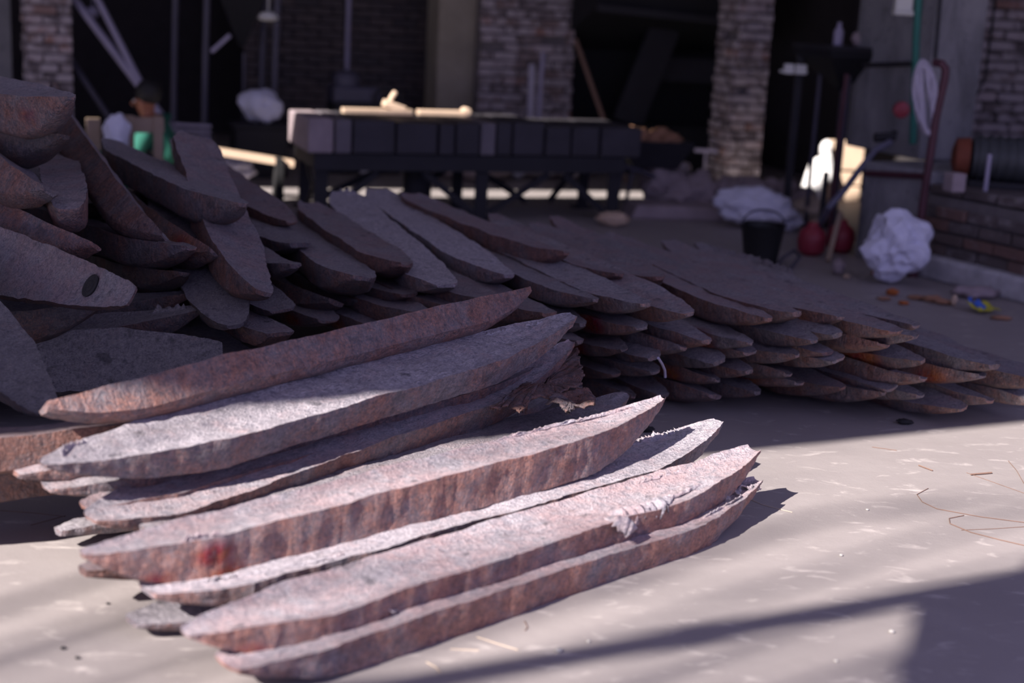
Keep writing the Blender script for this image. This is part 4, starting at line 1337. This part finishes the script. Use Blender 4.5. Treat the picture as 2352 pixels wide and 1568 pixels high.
# ---------------------------------------------------------------- concrete column, plinth and what hangs there
A = Vector((2.62, 9.45, 0))
ht = .50 + .055
m = MB(); m.box((.20, .45, 1.4), (.40, .90, 2.8))
o = m.build('concrete_column', M['concrete'], loc=A + Vector((0, 0, ht + .07)), bevel=.015); o.rotation_euler.z = YAW
tag(o, 'broad stained concrete column at the right', 'pillar')
m = MB(); m.box((.275, .55, (ht + .07) / 2), (.55, 1.1, ht + .07))
o = m.build('column_footing', M['concrete'], loc=(2.20, 9.2, 0), bevel=.02); o.rotation_euler.z = R_(-60)
tag(o, 'rough mottled concrete footing carrying the broad column, left of the brick plinth', 'footing')
pw = empty('brick_plinth', Vector((2.48, 8.715, 0)), R_(-60), 'low brick plinth wall with a flaking white base at the right edge', 'wall')
PWL, PWH = 1.9, .50
m = MB(); m.box((PWL / 2, .62, PWH / 2), (PWL, 1.2, PWH - .02)); m.build('core', M['mortar'], pw)
bricks(pw, (0, 0.01, .14), (1, 0, 0), (0, -1, 0), PWL, PWH - .14, M['brick_grey'], rnd, skip=.03)
m = MB(); m.box((PWL / 2, -.03, .07), (PWL + .04, .14, .14)); m.build('limewashed_base', M['lime'], pw, bevel=.02)
for i in range(7):
    m = MB(); m.box((.14 + i * .262, .62, PWH + .028), (.25, 1.2, .055)); m.build('coping_stone', M['brick_grey'], pw, bevel=.008)
# maroon pipe bent over
Yp = 8.55
pp = [wp(2100, 600, Yp, .0), wp(2108, 560, Yp), wp(2122, 450, Yp), wp(2150, 270, Yp), wp(2170, 180, Yp), wp(2172, 158, Yp), wp(2163, 146, Yp), wp(2148, 144, Yp + .05)]
m = MB(); m.tube(pp, .024, 12)
rp = m.build('bent_pipe', M['maroon'], smooth=True); tag(rp, 'maroon pipe bent over at the top in front of the concrete column', 'pipe')
m = MB(); m.tube([wp(1990, 398, 9.1), wp(2118, 405, 8.62), wp(2130, 405, Yp)], .02, 10); m.build('branch_pipe', M['maroon'], rp, smooth=True)
m = MB(); m.tube([wp(2100, 600, Yp, 0), wp(2100, 600, Yp, .06)], .034, 10); m.build('pipe_foot', M['maroon'], rp, smooth=True)
m = MB(); m.tube([wp(1985, 150, 9.95), wp(2105, 146, 9.3)], .017, 8)
tag(m.build('dark_pipe', M['soot'], smooth=True), 'level black pipe from the funnel hopper to the concrete column', 'pipe')
# rope coil
cx, cy = 2127, 225
m = MB()
pts = []
Yr = 8.6
for i in range(320):
    a = i / 20 * 2 * math.pi
    w_ = 1 + .18 * math.sin(i * .37) + .1 * math.sin(i * .09)
    rx, ry = 24 * w_ * (.35 + .65 * abs(math.sin(i * .021 + .4))), 80 * (1 + .08 * math.sin(i * .11))
    x_ = cx + rx * math.cos(a) - (math.sin(a)) * 8
    y_ = cy - ry * math.sin(a)
    pts.append(wp(x_, y_, Yr + .05 * math.sin(i * .53)))
m.tube(pts, .012, 6)
tag(m.build('rope_coil', M['rope'], smooth=True), 'thick coil of pale grey rope hanging on the bent maroon pipe', 'rope')
m = MB(); m.tube([wp(2112, -40, 9.3), wp(2104, 90, 9.3), wp(2097, 330, 9.3)], .024, 10)
tag(m.build('green_pipe', M['green'], smooth=True), 'green pipe running down the concrete column', 'pipe')
m = MB(); m.tube([wp(2162, -30, 9.42), wp(2148, 135, 9.4)], .012, 8)
tag(m.build('grey_conduit', M['soot'], smooth=True), 'thin dark conduit on the column right of the green pipe', 'pipe')
m = MB(); m.box((0, 0, 0), (.11, .08, .12)); m.box((0, -.03, -.05), (.13, .1, .03))
tag(m.build('switch_box', M['lamp'], bevel=.008, loc=wp(2074, 12, 9.55)), 'small pale switch box at the top of the column, left of the green pipe', 'switch box')
m = MB(); m.lathe([(.012, -.03), (.05, -.025), (.055, 0), (.05, .02), (.012, .03)], (0, 0, 0), 16, M=Matrix.Rotation(R_(90), 3, 'X'))
tag(m.build('valve_wheel', M['red'], smooth=True, loc=wp(2070, 252, 9.3)), 'small red valve wheel left of the rope coil', 'valve')
m = MB(); m.tube([wp(2008, 316, 9.4), wp(2056, 314, 9.4)], .03, 10); m.tube([wp(2052, 312, 9.4), wp(2056, 300, 9.4)], .02, 8)
tag(m.build('tap', M['soot'], smooth=True), 'black tap on the column above the hose', 'tap')
m = MB(); m.tube([wp(2046, 326, 9.3), wp(2010, 345, 9.25), wp(1972, 392, 9.2), wp(1940, 436, 9.15), wp(1905, 474, 9.1), wp(1870, 500, 9.6, .04)], .022, 10)
tag(m.build('hose', M['hose'], smooth=True), 'grey hose sagging from the tap down to the floor', 'hose')
m = MB(); m.tube([wp(1898, 395, 9.6), wp(1884, 520, 9.6, .0)], .02, 8); 
tag(m.build('iron_rod', M['soot'], smooth=True), 'black upright rod where the hose reaches the floor', 'rod')
# motor on the plinth at the right edge
mo_ = empty('electric_motor', wp(2215, 440, 8.75, ht), R_(-12), 'dark grey motor with an orange-red end cap on the brick plinth', 'motor')
RX = Matrix.Rotation(R_(90), 3, 'Y')
m = MB(); m.lathe([(.06, 0), (.13, .02), (.135, .34), (.06, .37)], (0, 0, .17), 20, M=RX); m.build('housing', M['motor'], mo_, smooth=True)
m = MB(); m.lathe([(.05, -.10), (.11, -.08), (.12, -.0), (.05, .01)], (0, 0, .17), 20, M=RX); m.build('end_cap', M['rusty'], mo_, smooth=True)
m = MB(); m.box((.17, 0, .02), (.34, .24, .04)); m.build('foot', M['soot'], mo_, bevel=.008)
for i in range(5):
    m = MB(); m.lathe([(.142, -.008), (.142, .008)], (.06 + i * .055, 0, .17), 20, M=RX); m.build('cooling_fin', M['motor'], mo_, smooth=True)
m = MB(); m.tube([wp(2262, 445, 8.45, ht), wp(2262, 445, 8.45, ht + .22)], .014, 8); 
tag(m.build('upright_bolt', M['steel'], smooth=True), 'thin pale bolt standing on the plinth in front of the motor', 'bolt')
m = MB(); m.box((0, 0, .055), (.09, .10, .11))
o = m.build('brick_chunk', M['rubble'], bevel=.008, loc=wp(2190, 440, 8.35, ht)); o.rotation_euler.z = .3
tag(o, 'pinkish half brick on the plinth left of the motor', 'brick')
m = MB(); m.tube([wp(2290, -30, 10.6), wp(2262, 180, 10.5), wp(2240, 225, 10.45)], .009, 6)
tag(m.build('cable', M['soot'], smooth=True), 'black cable hanging down the brick wall at the right edge', 'cable')

# white crumpled sack on the floor and litter
lump('white_sack', at(2064, 662, 0) + Vector((0, .12, 0)), .165, 120, M['white'], 'crumpled white plastic sack on the floor in front of the plinth', 'sack', (1.1, .8, 1.1), amp=.55, sub=5, freq=1.25)
for i, (p, r, mt, sc, lab) in enumerate((
        ((2012, 634), .03, 'orange', (1, .8, .6), 'orange scrap left of the crumpled sack'),
        ((2048, 678), .03, 'orange', (1.1, .7, .6), 'orange scrap just below the crumpled sack'),
        ((1925, 632), .045, 'rubble', (.8, .7, 1), 'pale crumb of plaster left of the crumpled sack'),
        ((1944, 640), .018, 'wood_pale', (1, .8, .7), 'tiny pinkish crumb right of the plaster crumb'),
        ((2140, 694), .035, 'scrap', (1.6, .7, .5), 'rust-brown leaf litter right of the crumpled sack'),
        ((2168, 700), .03, 'scrap', (1.6, .6, .5), 'rust-brown twig litter left of the pink shard'),
        ((2105, 688), .03, 'scrap', (1.7, .8, .4), 'dark brown leaf litter just right of the sack corner'),
        ((2300, 735), .03, 'scrap', (1.8, .6, .4), 'brown leaf litter right of the yellow packet'),
        ((2075, 700), .02, 'orange', (1.4, .7, .5), 'small rusty flake below the sack corner'),
        ((2030, 690), .022, 'scrap', (1.6, .8, .4), 'brown leaf litter below the left half of the sack'),
        ((2190, 704), .022, 'wood_pale', (.7, .5, 1.4), 'small pink shard standing in the litter'),
        ((2240, 684), .09, 'rubble', (1.3, .7, .35), 'flat pinkish stone behind the yellow packet'),
        ((1912, 690), .028, 'coal', (1.6, .9, .5), 'black cinder on the far ingots\' side of the floor'),
        ((2078, 974), .02, 'coal', (1.5, .9, .5), 'black cinder on the shaded floor in front of the pile'),
        ((1760, 612), .02, 'wood_pale', (1, 1, .8), 'pinkish crumb in front of the black bucket'),
        ((1480, 992), .02, 'coal', (1.6, .8, .5), 'black flake on the floor between the sunlit tips'))):
    lump('litter_scrap' if mt != 'coal' else 'cinder', at(*p, 0), r, 130 + i, M[mt], lab, 'scrap', sc, amp=.6, sub=3)
pk = empty('packet', at(2258, 718, 0), .6, 'crumpled yellow and blue snack packet on the floor at right', 'packet')
def sheet(name, w, h, seed, mat, parent, loc=(0, 0, 0), amp=.02, lift=.0):
    m = MB(); n = 10
    for i in range(n + 1):
        for j in range(n + 1):
            x, y = (i / n - .5) * w, (j / n - .5) * h
            m.v.append((x, y, lift + .012 + amp * (mn.noise(Vector((x * 22, y * 22, seed))) + .6) + .03 * (j / n) ** 2))
    for i in range(n):
        for j in range(n):
            a = i * (n + 1) + j
            m.f.append((a, a + n + 1, a + n + 2, a + 1)); m.m.append(0)
    o = m.build(name, mat, parent, smooth=True, loc=loc)
    o.modifiers.new('s', 'SOLIDIFY').thickness = .002
    return o
sheet('wrapper', .15, .12, 3, M['packet_y'], pk)
sheet('blue_print', .06, .05, 3, M['packet_b'], pk, (-.02, .01, .006))
sheet('blue_print', .03, .03, 4, M['packet_b'], pk, (-.05, .045, .02))

m = MB(); m.tube([at(1512, 822, .30), at(1521, 836, .26), at(1527, 850, .22), at(1528, 866, .19)], .005, 8)
tag(m.build('bent_wire', M['steel'], smooth=True), 'short pale bent wire hanging before the tips of the long pile', 'wire')
# twigs, straws and pebbles on the sunlit floor
tw = [([(2132, 1121), (2106, 1135), (2118, 1152), (2152, 1168), (2250, 1186), (2380, 1203)], 'twig', .0016, 'long curved twig on the sunlit floor near the right edge'),
      ([(2214, 1183), (2180, 1190), (2182, 1202), (2230, 1222), (2300, 1240), (2370, 1256)], 'twig', .0018, 'hooked twig below the long curved one at the right'),
      ([(2208, 1217), (2280, 1214), (2370, 1208)], 'twig', .0012, 'straight thin twig crossing the hooked one'),
      ([(1720, 1145), (1750, 1158), (1795, 1170), (1820, 1176)], 'straw', .0015, 'pale stalk sticking out from the nearest ingot\'s shadow'),
      ([(2230, 1089), (2278, 1085)], 'twig', .004, 'short reddish twig above the long curved one'),
      ([(2220, 1085), (2290, 1110), (2380, 1142)], 'twig', .0011, 'faint long twig running off the right edge'),
      ([(2316, 1058), (2335, 1080), (2352, 1110)], 'twig', .0014, 'thin twig at the right edge below the shadow line'),
      ([(2110, 1068), (2142, 1080)], 'twig', .003, 'reddish splinter on the lit floor below the pile'),
      ([(1095, 1462), (1150, 1480), (1190, 1492)], 'straw', .0016, 'pale straw in front of the middle of the nearest ingot'),
      ([(1035, 1490), (1100, 1493)], 'straw', .0016, 'second pale straw, left of the first one before the nearest ingot'),
      ([(980, 1520), (1002, 1532), (1012, 1545)], 'straw', .002, 'short bent straw nearest the camera'),
      ([(1205, 1425), (1212, 1440), (1206, 1448)], 'twig', .0014, 'tiny bent twig touching the nearest ingot'),
      ([(0, 1172), (80, 1178), (150, 1186)], 'twig', .0012, 'thin twig in the shade at the left edge'),
      ([(70, 1206), (110, 1195), (150, 1184)], 'twig', .0012, 'thin twig on the shadow line at the left'),
      ([(2003, 1026), (2060, 1034)], 'twig', .0014, 'fine twig on the lit floor under the shadow line')]
for pts, mt, r, lab in tw:
    w_ = [at(x, y, r * 1.2) for x, y in pts]
    out = []
    for i in range(len(w_) - 1):
        for k in range(4): out.append(w_[i].lerp(w_[i + 1], k / 4))
    out.append(w_[-1])
    m = MB(); m.tube(out, r * .75, 6)
    tag(m.build('dry_twig' if mt == 'twig' else 'straw', M[mt], smooth=True), lab, 'twig' if mt == 'twig' else 'straw')
for i, (x, y, r, lab) in enumerate(((1932, 1277, .007, 'round pebble in the middle of the sunlit floor'), (1992, 1172, .007, 'pebble on the lit floor right of the ingots\' shadow'),
                                    (2048, 1453, .010, 'white pebble inside the lit patch by the corner shadow'), (1920, 1520, .007, 'white pebble at the bottom of the lit patch'),
                                    (1352, 1475, .007, 'white pebble left of the beam shadow'), (1283, 1498, .012, 'pale flat chip on the lit floor before the beam shadow'),
                                    (145, 1491, .008, 'dark crumb on the floor at the lower left'), (178, 1513, .007, 'dark crumb right of the first one at the lower left'),
                                    (248, 1388, .006, 'dark crumb left of the hollow-tipped flat ingot'))):
    lump('pebble', at(x, y, 0), r * .65, 160 + i, M['pebble'] if 'dark' not in lab else M['coal'], lab, 'pebble', (1.2, 1, .7), amp=.3, sub=2)
